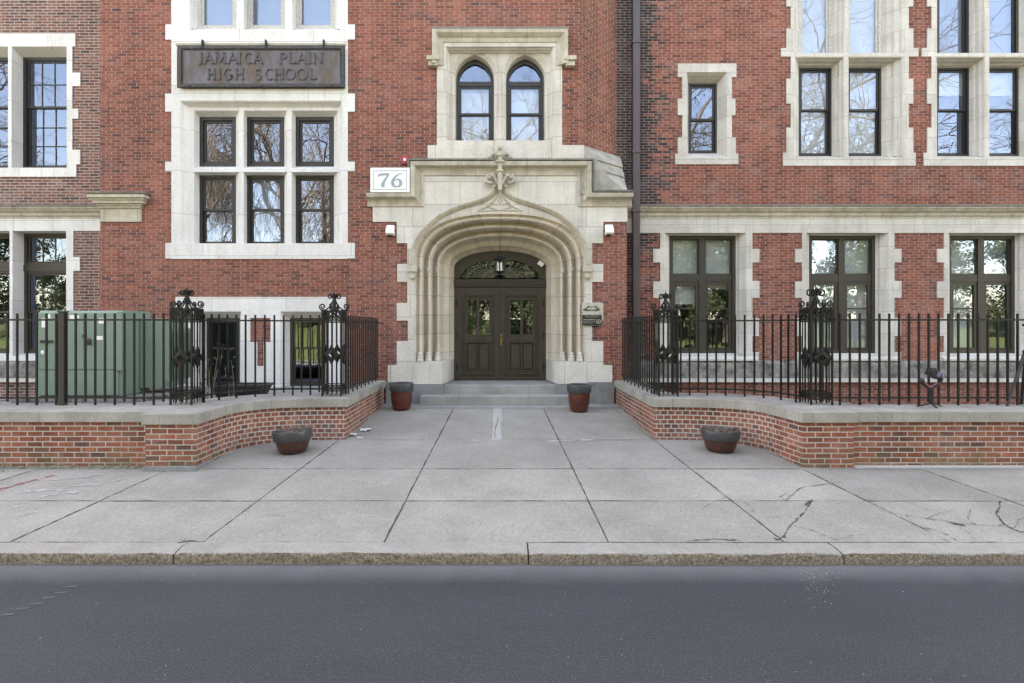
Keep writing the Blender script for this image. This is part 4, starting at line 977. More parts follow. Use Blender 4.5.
# ------------------------------------------------------------------ iron fences and their openwork piers
bar_long = MB().box(-.0118,.0118,-.0118,.0118,ZC,2.345); bar_short = MB().box(-.0118,.0118,-.0118,.0118,1.045,2.345)
def fence(path, label, group, posts=()):
    s = 1; fo = empty('iron_fence', (path[0][0], path[0][1], ZC), label, 'fence')
    P_ = [Vector((x, y, 0)) for x, y in path]; L = [0]
    for a, b in zip(P_[:-1], P_[1:]): L.append(L[-1] + (b-a).length)
    def at(d):
        for i in range(len(P_)-1):
            if d <= L[i+1] + 1e-9: return P_[i].lerp(P_[i+1], (d-L[i])/(L[i+1]-L[i]))
        return P_[-1]
    for z in (2.25, 1.105):
        m = MB()
        for a, b in zip(P_[:-1], P_[1:]): m.bar((a.x,a.y,z), (b.x,b.y,z), .030, .026)
        m.build('rail', M['iron'], fo)
    n = int(L[-1]/.143); first = [None, None]
    for k in range(n):
        p = at((k+.5)*L[-1]/n); j = k % 2
        if first[j] is None:
            src = bar_long if j == 0 else bar_short; mb = MB(); mb.add([(x+p.x, y+p.y, z) for x,y,z in src.v], src.f); first[j] = mb.build('bar', M['iron'], fo)
            first[j]['base'] = 1; del first[j]['base']
        else:
            o = first[j]; place_copy(o, fo, (p.x, p.y, WO[o].z))
    for x, y in posts:
        m = MB(); m.box(x-.04, x+.04, y-.04, y+.04, ZC, 2.36); m.box(x-.05, x+.05, y-.05, y+.05, 2.36, 2.38); m.build('post', M['iron_worn'], fo)
    return fo
cv = [(-4.53,8.46),(-4.40,8.88),(-4.20,9.14),(-3.95,9.31),(-3.6,9.42),(-2.97,9.43)]
fence([(-13.2,8.24),(-6.45,8.24),(-4.88,8.24)], 'straight black iron fence on the left wall, in front of the green transformer', None, posts=[(-6.43,8.24),(-11,8.24)])
fence(cv, 'curved black iron fence on the left wall, in front of the two low windows', None)
fence([(-2.62,9.60),(-2.62,12.03)], 'black iron fence running back to the school along the left side of the walk', None)
fence([(4.93,8.24),(13.2,8.24)], 'straight black iron fence on the right wall, behind the small camera gimbal', None, posts=[(11.5,8.24)])
fence([(-x, y) for x, y in cv], 'curved black iron fence on the right wall, in front of the first tall casement window', None)
fence([(2.62,9.60),(2.62,12.03)], 'black iron fence running back to the school along the right side of the walk', None)

def spiral(c, r, a0, turns, ax, sgn, n=14, end=.25):
    """volute in the vertical plane spanned by the horizontal axis ax and Z, from its outer end inwards"""
    c = Vector(c); ax = Vector(ax); out = []
    for i in range(n+1):
        t = i/n; a = a0 + sgn*turns*2*math.pi*t; q = r*(1 - (1-end)*t)
        out.append(c + ax*(q*math.cos(a)) + Vector((0,0,q*math.sin(a))))
    return out
def iron_pier(cx, cy, label, scale=1.0):
    t = empty('iron_pier', (cx, cy, ZC), label, 'fence pier', 'openwork iron fence piers')
    h = .155; z1 = 2.425
    for sx in (-1, 1):
        for sy in (-1, 1): MB().box(cx+sx*h-.0115, cx+sx*h+.0115, cy+sy*h-.0115, cy+sy*h+.0115, ZC, z1).build('corner_post', M['iron'], t)
    D4 = [((1,0,0),(0,-1,0)),((1,0,0),(0,1,0)),((0,1,0),(-1,0,0)),((0,1,0),(1,0,0))]
    C = Vector((cx, cy, 0))
    for ax, nn in D4:
        ax, nn = Vector(ax), Vector(nn); f = C + nn*h
        for q in (-.5, 0, .5):
            p = f + ax*(h*q*1.0); MB().box(p.x-.0065, p.x+.0065, p.y-.0065, p.y+.0065, ZC+.02, z1-.02).build('bar', M['iron'], t)
        fr = MB(); z = lambda k: Vector((0,0,k))
        for zz in (2.41, 2.315, 2.225): fr.bar(f - ax*h + z(zz), f + ax*h + z(zz), .02, .018)
        for q in (-.62, 0, .62):
            fr.tube([f + ax*(h*q + .040*math.cos(a*math.pi/6)) + z(2.363 + .038*math.sin(a*math.pi/6)) for a in range(12)], .011, 5, closed=True)
        for q in (-.5, .5):
            for s in (-1, 1): fr.tube(spiral(f + ax*(h*q + s*.03) + z(2.268), .034, math.pi/2, 1.1, ax, -s), .009, 4)
        fr.build('frieze', M['iron'], t)
        dm = MB(); zz = 1.69; c0 = f + nn*.004; o_, n_ = [], []
        for k in range(16):
            a = k*math.pi/8; rx = .125*abs(math.cos(a))**2.2 + .022; rz = .16*abs(math.sin(a))**2.2 + .022; q = rx if k % 8 == 0 else (rz if k % 8 == 4 else None)
            rr = 1/((abs(math.cos(a))/.135)**.8 + (abs(math.sin(a))/.175)**.8)**(1/.8); o_.append(c0 + ax*(rr*math.cos(a)) + z(zz + rr*math.sin(a)))
            ri = min(rr*.80, .040 + .010*abs(math.cos(2*a))); n_.append(c0 + ax*(ri*math.cos(a)) + z(zz + ri*math.sin(a)))
        m_ = 16; vv = [p + nn*.012 for p in o_] + [p + nn*.02 for p in n_] + [p - nn*.012 for p in o_] + [p - nn*.014 for p in n_]; fs = []
        for k in range(m_):
            k2 = (k+1) % m_; fs += [(k, k2, m_+k2, m_+k), (2*m_+k2, 2*m_+k, 3*m_+k, 3*m_+k2), (k2, k, 2*m_+k, 2*m_+k2), (m_+k, m_+k2, 3*m_+k2, 3*m_+k)]
        dm.add(vv, fs)
        dm.build('diamond_ornament', M['iron'], t)
        sb = MB()
        for zz in (1.175, 1.085): sb.bar(f - ax*h + z(zz), f + ax*h + z(zz), .02, .016)
        for q in (-.5, .5):
            for s in (-1, 1): sb.tube(spiral(f + ax*(h*q + s*.032) + z(1.13), .034, -math.pi/2, 1.1, ax, s), .009, 4)
        sb.build('scroll_band', M['iron'], t)
    cr = MB(); k = scale
    for ax in ((1,0,0),(0,1,0)):
        ax = Vector(ax)
        for s in (-1, 1):
            e = .185 + .015*k; r1 = .056; r2 = .048*k
            lo = [C + Vector((0,0,2.62)) + ax*(s*.01), C + ax*(s*.04) + Vector((0,0,2.55)), C + ax*(s*.09) + Vector((0,0,2.47)), C + ax*(s*.145) + Vector((0,0,2.432))]
            cr.tube(lo + spiral(C + ax*(s*e) + Vector((0,0,2.43+r1)), r1, -math.pi/2, 1.4, ax*s, 1, 18), .0125, 5)
            hi = [C + ax*(s*.012) + Vector((0,0,2.46)), C + ax*(s*.016) + Vector((0,0,2.60))]
            cr.tube(hi + spiral(C + ax*(s*(.02+r2)) + Vector((0,0,2.655)), r2, math.pi, 1.35, ax*s, -1, 18), .0125, 5)
    cr.lathe([(.02,2.41),(.034,2.43),(.02,2.47),(.036,2.53),(.018,2.58),(.028,2.62),(.012,2.66),(.018,2.70),(.006,2.74),(0,2.78)], (cx, cy, 0), 8)
    for ax in (1, 0): cr.bar((cx-.155*ax, cy-.155*(1-ax), 2.42), (cx+.155*ax, cy+.155*(1-ax), 2.42), .02, .015)
    cr.build('scroll_crown', M['iron'], t, smooth=50)
    return t
iron_pier(-4.705, 8.415, 'openwork black iron fence pier with scroll crown, just right of the green transformer')
iron_pier(-2.79, 9.43, 'openwork black iron fence pier with scroll crown, nearest the left flower bowl')
iron_pier(2.79, 9.43, 'openwork black iron fence pier with scroll crown, in front of the first tall right casement')
iron_pier(4.745, 8.415, 'openwork black iron fence pier with wide scrolls, in front of the second tall right casement', 1.35)

# ------------------------------------------------------------------ signs and fittings on the school
yS = YF - .085
sg = empty('bronze_sign', (PX(262,YF), YF-.05, PZ(87.5,YF)), 'long dark bronze name plaque with raised two-line lettering above the white triple window', 'sign')
q = rect_w((179,46.5,344.3,87.3), yS)
m = MB(); m.box(q[0]+.03, q[2]-.03, yS, yS+.05, q[1]+.03, q[3]-.03); m.build('plate', M['bronze'], sg)
m = MB(); ring(m, q[0], q[2], q[1], q[3], .06, yS-.03, yS+.06); ring(m, q[0]+.06, q[2]-.06, q[1]+.06, q[3]-.06, .02, yS-.012, yS+.03); m.build('rim', M['bronze_rim'], sg, bevel=.006)
for px in (203, 266.3, 324):
    m = MB(); x = PX(px, yS); m.box(x-.016, x+.016, yS-.045, yS+.02, PZ(48.5,yS), PZ(40.5,yS)); m.build('bracket', M['iron'], sg)
for px in (190, 262, 332):
    m = MB(); m.ball((PX(px,yS), yS-.03, PZ(86.5,yS)), .035, .03, .03); m.build('bolt', M['iron_worn'], sg)
def stroke(mb, pts, wd, y0, y1):
    """raised letter stroke: ribbon of varying width in an XZ plane, extruded in Y"""
    n = len(pts); wd = wd if isinstance(wd, (list, tuple)) else [wd]*n; A = []; C = []
    for i, p in enumerate(pts):
        a = Vector(pts[max(i-1,0)]); b = Vector(pts[min(i+1,n-1)]); d = (b-a).normalized(); nn = Vector((-d.y, d.x)); p = Vector(p)
        A.append(p + nn*wd[i]/2); C.append(p - nn*wd[i]/2)
    for i in range(n-1): mb.prism_y([tuple(A[i]), tuple(A[i+1]), tuple(C[i+1]), tuple(C[i])], y0, y1)
def arcpts(cx, cy, rx, ry, a0, a1, n=14): return [(cx + rx*math.cos(R(a0+(a1-a0)*k/n)), cy + ry*math.sin(R(a0+(a1-a0)*k/n))) for k in range(n+1)]
SER = .13
GL = {'J': ([[(.62,1),(.62,.12),(.5,-.06),(.3,-.12),(.12,-.04)]], [(.62,1)]), 'A': ([[(.06,0),(.5,1)],[(.5,1),(.94,0)],[(.23,.36),(.77,.36)]], [(.06,0),(.94,0)]),
  'M': ([[(.06,0),(.16,1)],[(.16,1),(.5,.08)],[(.5,.08),(.84,1)],[(.84,1),(.94,0)]], [(.06,0),(.94,0),(.13,1),(.87,1)]), 'I': ([[(.5,0),(.5,1)]], [(.5,0),(.5,1)]),
  'C': ([arcpts(.56,.5,.5,.5,48,312)], []), 'P': ([[(.18,0),(.18,1)],[(.18,.96),(.55,.96)]+arcpts(.55,.72,.32,.24,90,-90,8)+[(.18,.48)]], [(.18,0)]),
  'L': ([[(.18,0),(.18,1)],[(.18,.04),(.9,.04),(.94,.2)]], [(.18,1)]), 'N': ([[(.12,0),(.12,1)],[(.12,1),(.88,0)],[(.88,0),(.88,1)]], [(.12,0),(.88,1)]),
  'H': ([[(.12,0),(.12,1)],[(.88,0),(.88,1)],[(.12,.52),(.88,.52)]], [(.12,0),(.12,1),(.88,0),(.88,1)]), 'G': ([arcpts(.54,.5,.5,.5,50,345),[(.66,.44),(1.0,.44)],[(.98,.44),(.98,.1)]], []),
  'S': ([arcpts(.5,.74,.34,.25,35,250,9)+arcpts(.5,.25,.38,.26,70,-150,9)], []), 'O': ([arcpts(.5,.5,.5,.5,0,360,22)], [])}
def letters(mb, seq, y0_, y1_, yy):
    zt, zb = PZ(y0_, yy), PZ(y1_, yy); hh = zt - zb
    for ch, a, b in seq:
        x0, x1 = PX(a, yy), PX(b, yy); st, ser = GL[ch]
        for s in st: stroke(mb, [(x0 + (x1-x0)*u, zb + hh*v) for u, v in s], hh*.115, yy-.022, yy)
        for u, v in ser: x = x0 + (x1-x0)*u; z = zb + hh*v; stroke(mb, [(x-hh*.13, z), (x+hh*.13, z)], hh*.06, yy-.0225, yy)
M['bronze_letter'] = simple('bronze_letter', (.075,.068,.073), .5, .2, .25, 30)
m = MB()
letters(m, [('J',197,204),('A',204.5,213.7),('M',215.3,226),('A',228.3,237.5),('I',238,242),('C',244.8,252),('A',253.6,263),('P',279.5,287.5),('L',289,296),('A',297,306.7),('I',308.3,312),('N',313.6,323)], 53, 63.6, yS)
letters(m, [('H',208,215.4),('I',217.5,222),('G',224,232.3),('H',235.6,244),('S',255,262),('C',265.5,273),('H',275,283.6),('O',286,295),('O',297.6,307),('L',310,317)], 69, 79.6, yS)
m.build('lettering', M['bronze_letter'], sg)
# number board
yN = YF - .20; nb = empty('number_sign', (PX(390,yN), yN+.02, PZ(192.3,yN)), 'white board with blue grey house number 76 on the ledge left of the arch', 'sign')
q = rect_w((370.3,167.6,409.6,192.2), yN); m = MB(); m.box(q[0], q[2], yN, yN+.05, q[1], q[3]); m.build('board', M['white_paint'], nb, bevel=.004)
def cz(x, y): return (PX(365 + x/13.66, yN), PZ(155 + y/13.66, yN))
u = .073/13.66*3.0*F/F; px1 = yN/F/13.66
m = MB()
stroke(m, [cz(180,298),cz(190,272),cz(210,266),cz(330,262)], [6*px1,24*px1,28*px1,20*px1], yN-.006, yN)
stroke(m, [cz(328,256),cz(300,300),cz(268,345),cz(247,390),cz(243,415),cz(243,436)], [12*px1,20*px1,28*px1,38*px1,48*px1,34*px1], yN-.007, yN)
stroke(m, [cz(503,252),cz(460,262),cz(415,295),cz(385,335),cz(374,372),cz(380,405),cz(402,427),cz(430,433),cz(462,427),cz(485,405),cz(489,372),cz(474,345),cz(446,332),cz(415,338),cz(394,356)],
       [5*px1,12*px1,20*px1,30*px1,40*px1,40*px1,26*px1,10*px1,22*px1,36*px1,42*px1,34*px1,18*px1,9*px1,6*px1], yN-.008, yN)
m.build('numeral', M['grey_letter'], nb)
m = MB(); a = cz(112,472); b = cz(570,210); ring(m, a[0], b[0], a[1], b[1], .008, yN-.004, yN); m.build('border_line', M['grey_letter'], nb)
# brass plaque by the door
yP = YF - .07; pq = empty('brass_plaque', (PX(591.7,yP), yP, PZ(326,yP)), 'square polished brass plaque with crest and engraved text right of the doorway', 'plaque')
def cq(x, y): return (PX(570 + x/17.075, yP), PZ(295 + y/17.075, yP))
p1 = yP/F/17.075
m = MB(); a = cq(200,525); b = cq(548,130); m.box(a[0], b[0], yP, yP+.035, a[1], b[1]); m.build('plate', M['plaque_metal'], pq, bevel=.006)
m = MB()
stroke(m, [cq(215,258),cq(262,245),cq(300,212),cq(325,192),cq(340,205)], [10*p1,22*p1,20*p1,16*p1,24*p1], yP-.005, yP); stroke(m, [cq(520,255),cq(480,242),cq(445,212),cq(420,192),cq(408,205)], [10*p1,22*p1,20*p1,16*p1,24*p1], yP-.005, yP)
stroke(m, [cq(230,258),cq(300,262),cq(370,256),cq(440,262),cq(512,256)], [10*p1,24*p1,14*p1,24*p1,10*p1], yP-.0055, yP); m.ball((cq(372,212)[0], yP, cq(372,212)[1]), 14*p1, .006, 12*p1)
a = cq(206,520); b_ = cq(542,338); m.box(a[0], b_[0], yP-.003, yP, a[1], b_[1])  # dark tree reflection painted as a field on the lower plate
m.build('crest_and_reflection', M['plaque_dark'], pq)
rq = random.Random(2); m = MB()
for row, (yy, x0, x1, hh) in enumerate(((355,250,505,6),(374,265,490,5),(412,228,440,12),(441,225,430,5),(459,225,425,5),(479,225,380,5))):
    x = x0
    while x < x1:
        w_ = rq.uniform(8, 24); a = cq(x, yy+hh); b_ = cq(min(x+w_, x1), yy); m.box(a[0], b_[0], yP-.006, yP-.003, a[1], b_[1]); x += w_ + 7
c_ = cq(486,452); stroke(m, [(c_[0]+34*p1*math.cos(k*math.pi/10), c_[1]+34*p1*math.sin(k*math.pi/10)) for k in range(21)], 10*p1, yP-.007, yP-.003); m.ball((c_[0], yP-.003, c_[1]), 12*p1, .004, 12*p1)
m.build('raised_text', M['plaque_metal'], pq)
# wall cameras, strobe, bell on the brick
def wall_camera(px, py, Y, label):
    t = empty('security_camera', (PX(px,Y), Y, PZ(py+6,Y)), label, 'camera'); x, z = PX(px, Y), PZ(py, Y)
    m = MB(); m.prism_x([(Y,z+.14),(Y-.06,z+.14),(Y-.17,z+.02),(Y-.19,z-.05),(Y-.14,z-.085),(Y,z-.085)], x-.085, x+.085); m.build('housing', M['white_plastic'], t, bevel=.018)
    m = MB(); m.ball((x-.01, Y-.10, z-.09), .05, .05, .045, 10, 8); m.build('lens_dome', M['black_plastic'], t, smooth=60)
wall_camera(391, 232, YF, 'white wall camera on the brick left of the arch')
wall_camera(608.5, 231.5, YF, 'white wall camera on the brick right of the arch')
ax_, az_ = PX(405.3,YF), PZ(160.5,YF); st = empty('fire_strobe', (ax_, YF, az_-.08), 'small red fire alarm strobe on brick above the house number', 'alarm')
m = MB(); m.box(ax_-.075, ax_+.075, YF-.05, YF, az_-.085, az_+.085); m.build('housing', M['red_plastic'], st, bevel=.01)
m = MB(); m.box(ax_-.025, ax_+.025, YF-.075, YF-.05, az_-.03, az_+.03); m.build('lens', M['white_plastic'], st, bevel=.008)
# emergency light inside the arch, pendant lantern
ex, ez = PX(539.5, 13.08), PZ(263.5, 13.08); m = MB(); m.box(ex-.07, ex+.07, 13.02, 13.14, ez-.05, ez+.05); o = m.build('porch_floodlight', M['white_plastic'], bevel=.012)
o.rotation_euler = (0, R(35), 0); tag(o, 'small tilted white floodlight at the right end of the fanlight', 'light')
yL = 12.62; lx, lz0 = PX(499.7, yL), PZ(235, yL)
pl = empty('pendant_lantern', (lx, yL, PZ(274,yL)), 'black iron lantern hanging on a chain under the entrance arch', 'lantern')
m = MB(); m.lathe([(.005,-.06),(.02,-.045),(.07,-.01),(.075,.0),(.075,.03)], (lx, yL, lz0), 14); m.build('ceiling_rose', M['iron'], pl, smooth=40)
m = MB(); zt, zb = PZ(236, yL)-.03, PZ(253.5, yL)
nlk = 9
for k in range(nlk):
    z = zt + (zb-zt)*(k+.5)/nlk; l_ = abs(zt-zb)/nlk*.62
    m.tube([(lx + (.012*math.cos(a) if k % 2 else 0), yL + (0 if k % 2 else .012*math.cos(a)), z + l_*math.sin(a)) for a in [i*math.pi/4 for i in range(8)]], .004, 4, closed=True)
m.build('chain', M['iron'], pl)
m = MB(); za, zc = PZ(258.5,yL), PZ(272,yL)
m.lathe([(.018,.11),(.03,.10),(.05,.05),(.13,.005),(.135,-.015),(.0,-.012)], (lx, yL, za), 6); m.lathe([(.0,-.055),(.03,-.045),(.05,-.02),(.12,0),(.12,.02),(0,.02)], (lx, yL, zc), 6)
for k in range(6): a = k*math.pi/3; m.bar((lx+.115*math.cos(a), yL+.115*math.sin(a), zc+.01), (lx+.12*math.cos(a), yL+.12*math.sin(a), za-.005), .014)
m.build('cage', M['iron'], pl)
m = MB()
for k in (-1, 1): m.lathe([(.028,0),(.03,.02),(.03,.17),(.012,.2),(0,.2)], (lx+k*.042, yL-.02, zc+.02), 8)
m.build('candle_tube', M['frost'], pl, smooth=40)

# ------------------------------------------------------------------ transformer, terrace things
pd = MB(); pd.prism([(-8.35,9.55),(-6.35,9.55),(-6.05,10.0),(-6.05,11.6),(-8.35,11.6)], .852, .925); 
tf = empty('transformer_cabinet', (-7.3, 10.4, .925), 'green steel transformer cabinet with white warning stickers behind the left fence', 'transformer')
pd.build('concrete_pad', M['stone_base'], tf, bevel=.01)
Yt = 9.80; x0, x1, zt = -8.10, -6.64, 2.415
m = MB(); m.prism_x([(Yt+.03,.93),(Yt+.03,zt-.02),(Yt+.07,zt+.02),(10.62,zt+.02),(10.62,.93)], x0, x1); m.build('cabinet', M['green'], tf, bevel=.012)
zm = PZ(370, Yt); xd1, xd2 = PX(55.5, Yt), PX(61.5, Yt)
for (a, b, c, d) in ((x0+.01, xd1, zm+.008, zt-.03), (x0+.01, xd1, .95, zm-.008), (xd2, PX(84,Yt)-.006, zm+.008, zt-.03), (PX(84,Yt)+.006, x1-.03, zm+.008, zt-.03), (xd2, x1-.05, .95, zm-.008)):
    m = MB(); m.box(a, b, Yt, Yt+.04, c, d); dr = m.build('door_panel', M['green'], tf, bevel=.006)
m = MB(); m.box(xd1, xd2, Yt+.02, Yt+.035, .95, zt-.05); m.build('door_gap', M['black_plastic'], tf)
m = MB(); m.box(x1-.06, x1+.035, Yt-.02, Yt+.12, zm-.012, zt+.0); m.build('hood_edge', M['green'], tf, bevel=.006)
m = MB(); m.box(x1+.01, x1+.42, 10.3, 11.15, 1.02, 2.29); m.box(x1+.0, x1+.44, 10.28, 11.17, 2.285, 2.31); m.build('tank', M['green'], tf, bevel=.01)
for k in range(6): m = MB(); m.box(x1+.42, x1+.56, 10.34+k*.13, 10.36+k*.13, 1.15, 2.12); m.build('cooling_fin', M['green'], tf)
for (px, py, w_, h_) in ((44.5,323,6,9),(48,316.3,4.5,4),(72,317,5,4),(77,316.8,4,3),(101,321,5,5),(99,338,7.5,4)):
    a = PX(px, Yt-.004); z = PZ(py, Yt-.004); m = MB(); m.box(a-w_/2*.0175, a+w_/2*.0175, Yt-.004, Yt, z-h_/2*.0175, z+h_/2*.0175); m.build('warning_sticker', M['white_paint'], tf)
m = MB(); a, z = PX(47,Yt), PZ(341.5,Yt); m.box(a-.11, a+.11, Yt-.02, Yt, z-.022, z+.022); m.build('handle', M['iron_worn'], tf)
m = MB(); a, z = PX(85,Yt), PZ(336,Yt); m.box(a-.025, a+.02, Yt-.03, Yt, z-.03, z+.03); m.lathe([(.03,-.06),(.035,0),(.03,.04),(.01,.06)], (a+.09, Yt-.035, z-.1), 8); m.build('padlock', M['iron_worn'], tf)
m = MB(); m.ball((PX(43,Yt), Yt-.01, PZ(352.5,Yt)), .03, .02, .04); m.build('latch', M['white_plastic'], tf)
# black planting tray, leafy twigs
tx = MB(); q = [(-5.26,.855,.14),(-5.3,1.06,.20)]
tx.add([(-5.2,10.28,.852),(-4.42,10.28,.852),(-4.42,10.62,.852),(-5.2,10.62,.852),(-5.28,10.2,1.07),(-4.34,10.2,1.07),(-4.34,10.7,1.07),(-5.28,10.7,1.07)], [(3,2,1,0),(0,1,5,4),(1,2,6,5),(2,3,7,6),(3,0,4,7)])
ring_ = MB(); ring_.box(-5.31,-4.31,10.17,10.205,1.045,1.085); ring_.box(-5.31,-4.31,10.695,10.73,1.045,1.085); ring_.box(-5.31,-5.275,10.205,10.695,1.045,1.085); ring_.box(-4.345,-4.31,10.205,10.695,1.045,1.085)
tt = empty('planting_tray', (-4.8,10.45,.852), 'long black plastic planting tray in front of the low window pair', 'planter'); tx.build('tray', M['black_plastic'], tt); ring_.build('rim', M['black_plastic'], tt)
MB().box(-5.26,-4.36,10.22,10.68,1.0,1.035).build('soil', M['soil'], tt)
def twig_plant(x, y, h, label, seed, n=5, leaves=16):
    r = random.Random(seed); t = empty('shrub', (x, y, .85), label, 'shrub'); m = MB(); lf = MB()
    for k in range(n):
        a = r.uniform(0, 6.28); lean = r.uniform(.05, .3); p = Vector((x + r.uniform(-.06,.06), y + r.uniform(-.06,.06), .85)); pts = [p]
        hh = h*r.uniform(.6, 1)
        for i in range(5): p = p + Vector((math.cos(a)*lean*hh/5, math.sin(a)*lean*hh/5, hh/5)) + Vector((r.uniform(-.02,.02), r.uniform(-.02,.02), 0)); pts.append(p)
        m.tube(pts, [.009,.008,.007,.006,.004,.002], 4)
        for i in range(leaves):
            q = pts[r.randint(1,5)] + Vector((r.uniform(-.09,.09), r.uniform(-.09,.09), r.uniform(-.06,.08))); s = r.uniform(.012, .026)
            d1 = Vector((r.uniform(-1,1), r.uniform(-1,1), r.uniform(-1,1))).normalized(); d2 = d1.orthogonal().normalized()
            lf.face([q - d1*s, q + d2*s*.5, q + d1*s, q - d2*s*.5])
    m.build('stem', M['bark'], t); lf.build('foliage', M['leaf_green'], t)
twig_plant(-4.95, 9.55, 1.0, 'sparse leafy shrub growing behind the iron pier beside the transformer', 4)
twig_plant(-4.78, 9.95, .95, 'thin leafy twigs growing left of the black planting tray', 9, 4, 12)

# ------------------------------------------------------------------ pots and bowls along the walk
def planter_pot(x, y, z, label, seed):
    r = random.Random(seed); t = empty('glazed_pot', (x, y, z), label, 'planter', 'glazed pots beside the steps')
    m = MB(); m.lathe([(.14,0),(.165,.015),(.185,.08),(.207,.20),(.216,.30),(.213,.40)], (x,y,z), 28); m.build('body', M['glaze_red'], t, smooth=40)
    m = MB(); m.lathe([(.215,.385),(.238,.39),(.245,.41),(.247,.52),(.24,.545),(.222,.55),(.21,.54),(.205,.48)], (x,y,z), 28); m.build('rim', M['pot_rim'], t, smooth=40)
    m = MB(); m.lathe([(.212,.48),(.15,.50),(.06,.515),(0,.51)], (x,y,z), 16); m.build('soil', M['soil'], t)
    m = MB()
    for k in range(14): a = r.uniform(0,6.28); q = r.uniform(.03,.17); m.ball((x+q*math.cos(a), y+q*math.sin(a), z+.51), r.uniform(.012,.03), None, .015, 5, 4)
    m.build('dry_plants', M['leaf_dry'], t)
    return t
planter_pot(PX(401.5,11.42), 11.42, zs(11.42), 'tall oxblood glazed pot with grey rim beside the steps, under the left fence', 1)
planter_pot(PX(579,11.25), 11.25, zs(11.25), 'tall oxblood glazed pot with grey rim beside the steps, under the brass plaque', 2)
def bowl(x, y, label, seed, tilt=0):
    r = random.Random(seed); z = zs(y); t = empty('planter_bowl', (x, y, z), label, 'planter', 'low bowl planters on the walk')
    m = MB(); m.lathe([(.165,0),(.185,.01),(.215,.06),(.238,.14),(.245,.20)], (x,y,z), 32); m.build('body', M['glaze_rust'], t, smooth=40)
    m = MB(); m.lathe([(.24,.185),(.268,.19),(.277,.21),(.287,.31),(.282,.325),(.268,.33),(.258,.32),(.25,.27)], (x,y,z), 32); m.build('rim', M['pot_rim'], t, smooth=40)
    m = MB(); m.lathe([(.255,.28),(.2,.29),(.1,.305),(0,.30)], (x,y,z), 18); m.build('soil', M['soil'], t)
    m = MB()
    for k in range(60):
        a = r.uniform(0,6.28); q = .23*math.sqrt(r.random()); s = r.uniform(.01,.03)
        m.ball((x+q*math.cos(a), y+q*math.sin(a), z+.30+r.uniform(-.005,.02)), s, s*r.uniform(.5,1), s*.7, 5, 4)
    m.build('dead_plants', M['leaf_dry'], t)
    m = MB()
    for k in range(70):
        a = r.uniform(0,6.28); q = .22*math.sqrt(r.random()); p = Vector((x+q*math.cos(a), y+q*math.sin(a), z+.30)); d = Vector((r.uniform(-1,1), r.uniform(-1,1), r.uniform(.1,.9))).normalized()
        m.tube([p, p + d*r.uniform(.03,.08)], [.004,.002], 3)
    m.build('dry_stems', M['bark'], t)
    if tilt: t.rotation_euler = (R(-1.5), R(-tilt), R(20))
    return t
bowl(PX(293.2,8.36), 8.36, 'low rust glazed bowl of dead plants by the curved wall, left of the walk', 5, 2.5)
bowl(PX(720.3,8.42), 8.42, 'low rust glazed bowl of dead plants by the curved wall, right of the walk', 6)
# torn paper by the left wall
for k, (px, py, s, lab) in enumerate(((353,435.5,.075,'crumpled white paper scrap lying nearest the foot of the left wall'),(366,430.5,.08,'flat white paper scrap lying farthest back by the left wall'),(360,438.3,.045,'small grey paper scrap lying in front of the others'))):
    p = pave(px, py); r = random.Random(70+k); m = MB(); n = 5
    vv = [(p.x + (i/n-.5)*s*2.2 + r.uniform(-.01,.01), p.y + (j/n-.5)*s*2 + r.uniform(-.01,.01), zs(p.y) + .006 + r.uniform(0,.035 if k != 2 else .012)) for i in range(n+1) for j in range(n+1)]
    m.add(vv, [(i*(n+1)+j, (i+1)*(n+1)+j, (i+1)*(n+1)+j+1, i*(n+1)+j+1) for i in range(n) for j in range(n)]); o = m.build('paper_scrap', M['paper']); tag(o, lab, 'litter')

# ------------------------------------------------------------------ camera on a gimbal, tripod leg
gx, gy = PX(931.5, 8.02), 8.02; g = empty('camera_gimbal', (gx, gy, ZC), 'small camera on a black handheld gimbal standing on its mini tripod on the right coping', 'camera')
k_ = gy/F
def gp_(px, py, y=gy): return Vector((PX(px, y), y, PZ(py, y)))
m = MB()
for a in (-20, 200, 95): m.bar((gx, gy, ZC+.055), (gx+.19*math.cos(R(a)), gy-.12*math.sin(R(a)), ZC+.010), .022, .014)
m.build('mini_tripod', M['black_plastic'], g)
m = MB(); m.lathe([(.026,.05),(.03,.06),(.03,.2),(.034,.21),(.034,.28),(.022,.29)], (gx-.005, gy, ZC), 12); m.build('grip', M['black_plastic'], g, smooth=40)
m = MB(); m.tube([gp_(929.5,388.5), gp_(925,385), gp_(921,380.5)], [.022,.025,.03], 8); m.tube([gp_(929.5,388.5), gp_(936,386), gp_(941,381), gp_(940.5,374)], [.02,.02,.022,.02], 8); m.ball(gp_(921.5,380.8), .042, .04, .042, 10, 8); m.ball(gp_(941,379), .03, .03, .032, 10, 8); m.build('gimbal_arm', M['black_plastic'], g, smooth=50)
m = MB(); m.tube([gp_(925.2,383,gy-.03), gp_(930,387.3,gy-.03), gp_(937.5,383,gy-.03)], .0075, 6); m.build('red_trim', M['red_trim'], g)
c = gp_(933, 373.5); rot = Matrix.Rotation(R(28), 3, 'Y')
def rbox(mb, cen, a, b, d):
    i0 = len(mb.v); mb.box(-a, a, -b, b, -d, d)
    for i in range(i0, len(mb.v)): mb.v[i] = tuple(cen + rot @ Vector(mb.v[i]))
m = MB(); rbox(m, c, .085, .045, .052); rbox(m, c + rot @ Vector((0,0,.06)), .03, .035, .016); m.build('camera_body', M['black_plastic'], g, bevel=.008)
m = MB(); rbox(m, c + rot @ Vector((.03,-.047,.012)), .042, .004, .03); m.build('camera_screen', M['camera_blue'], g)
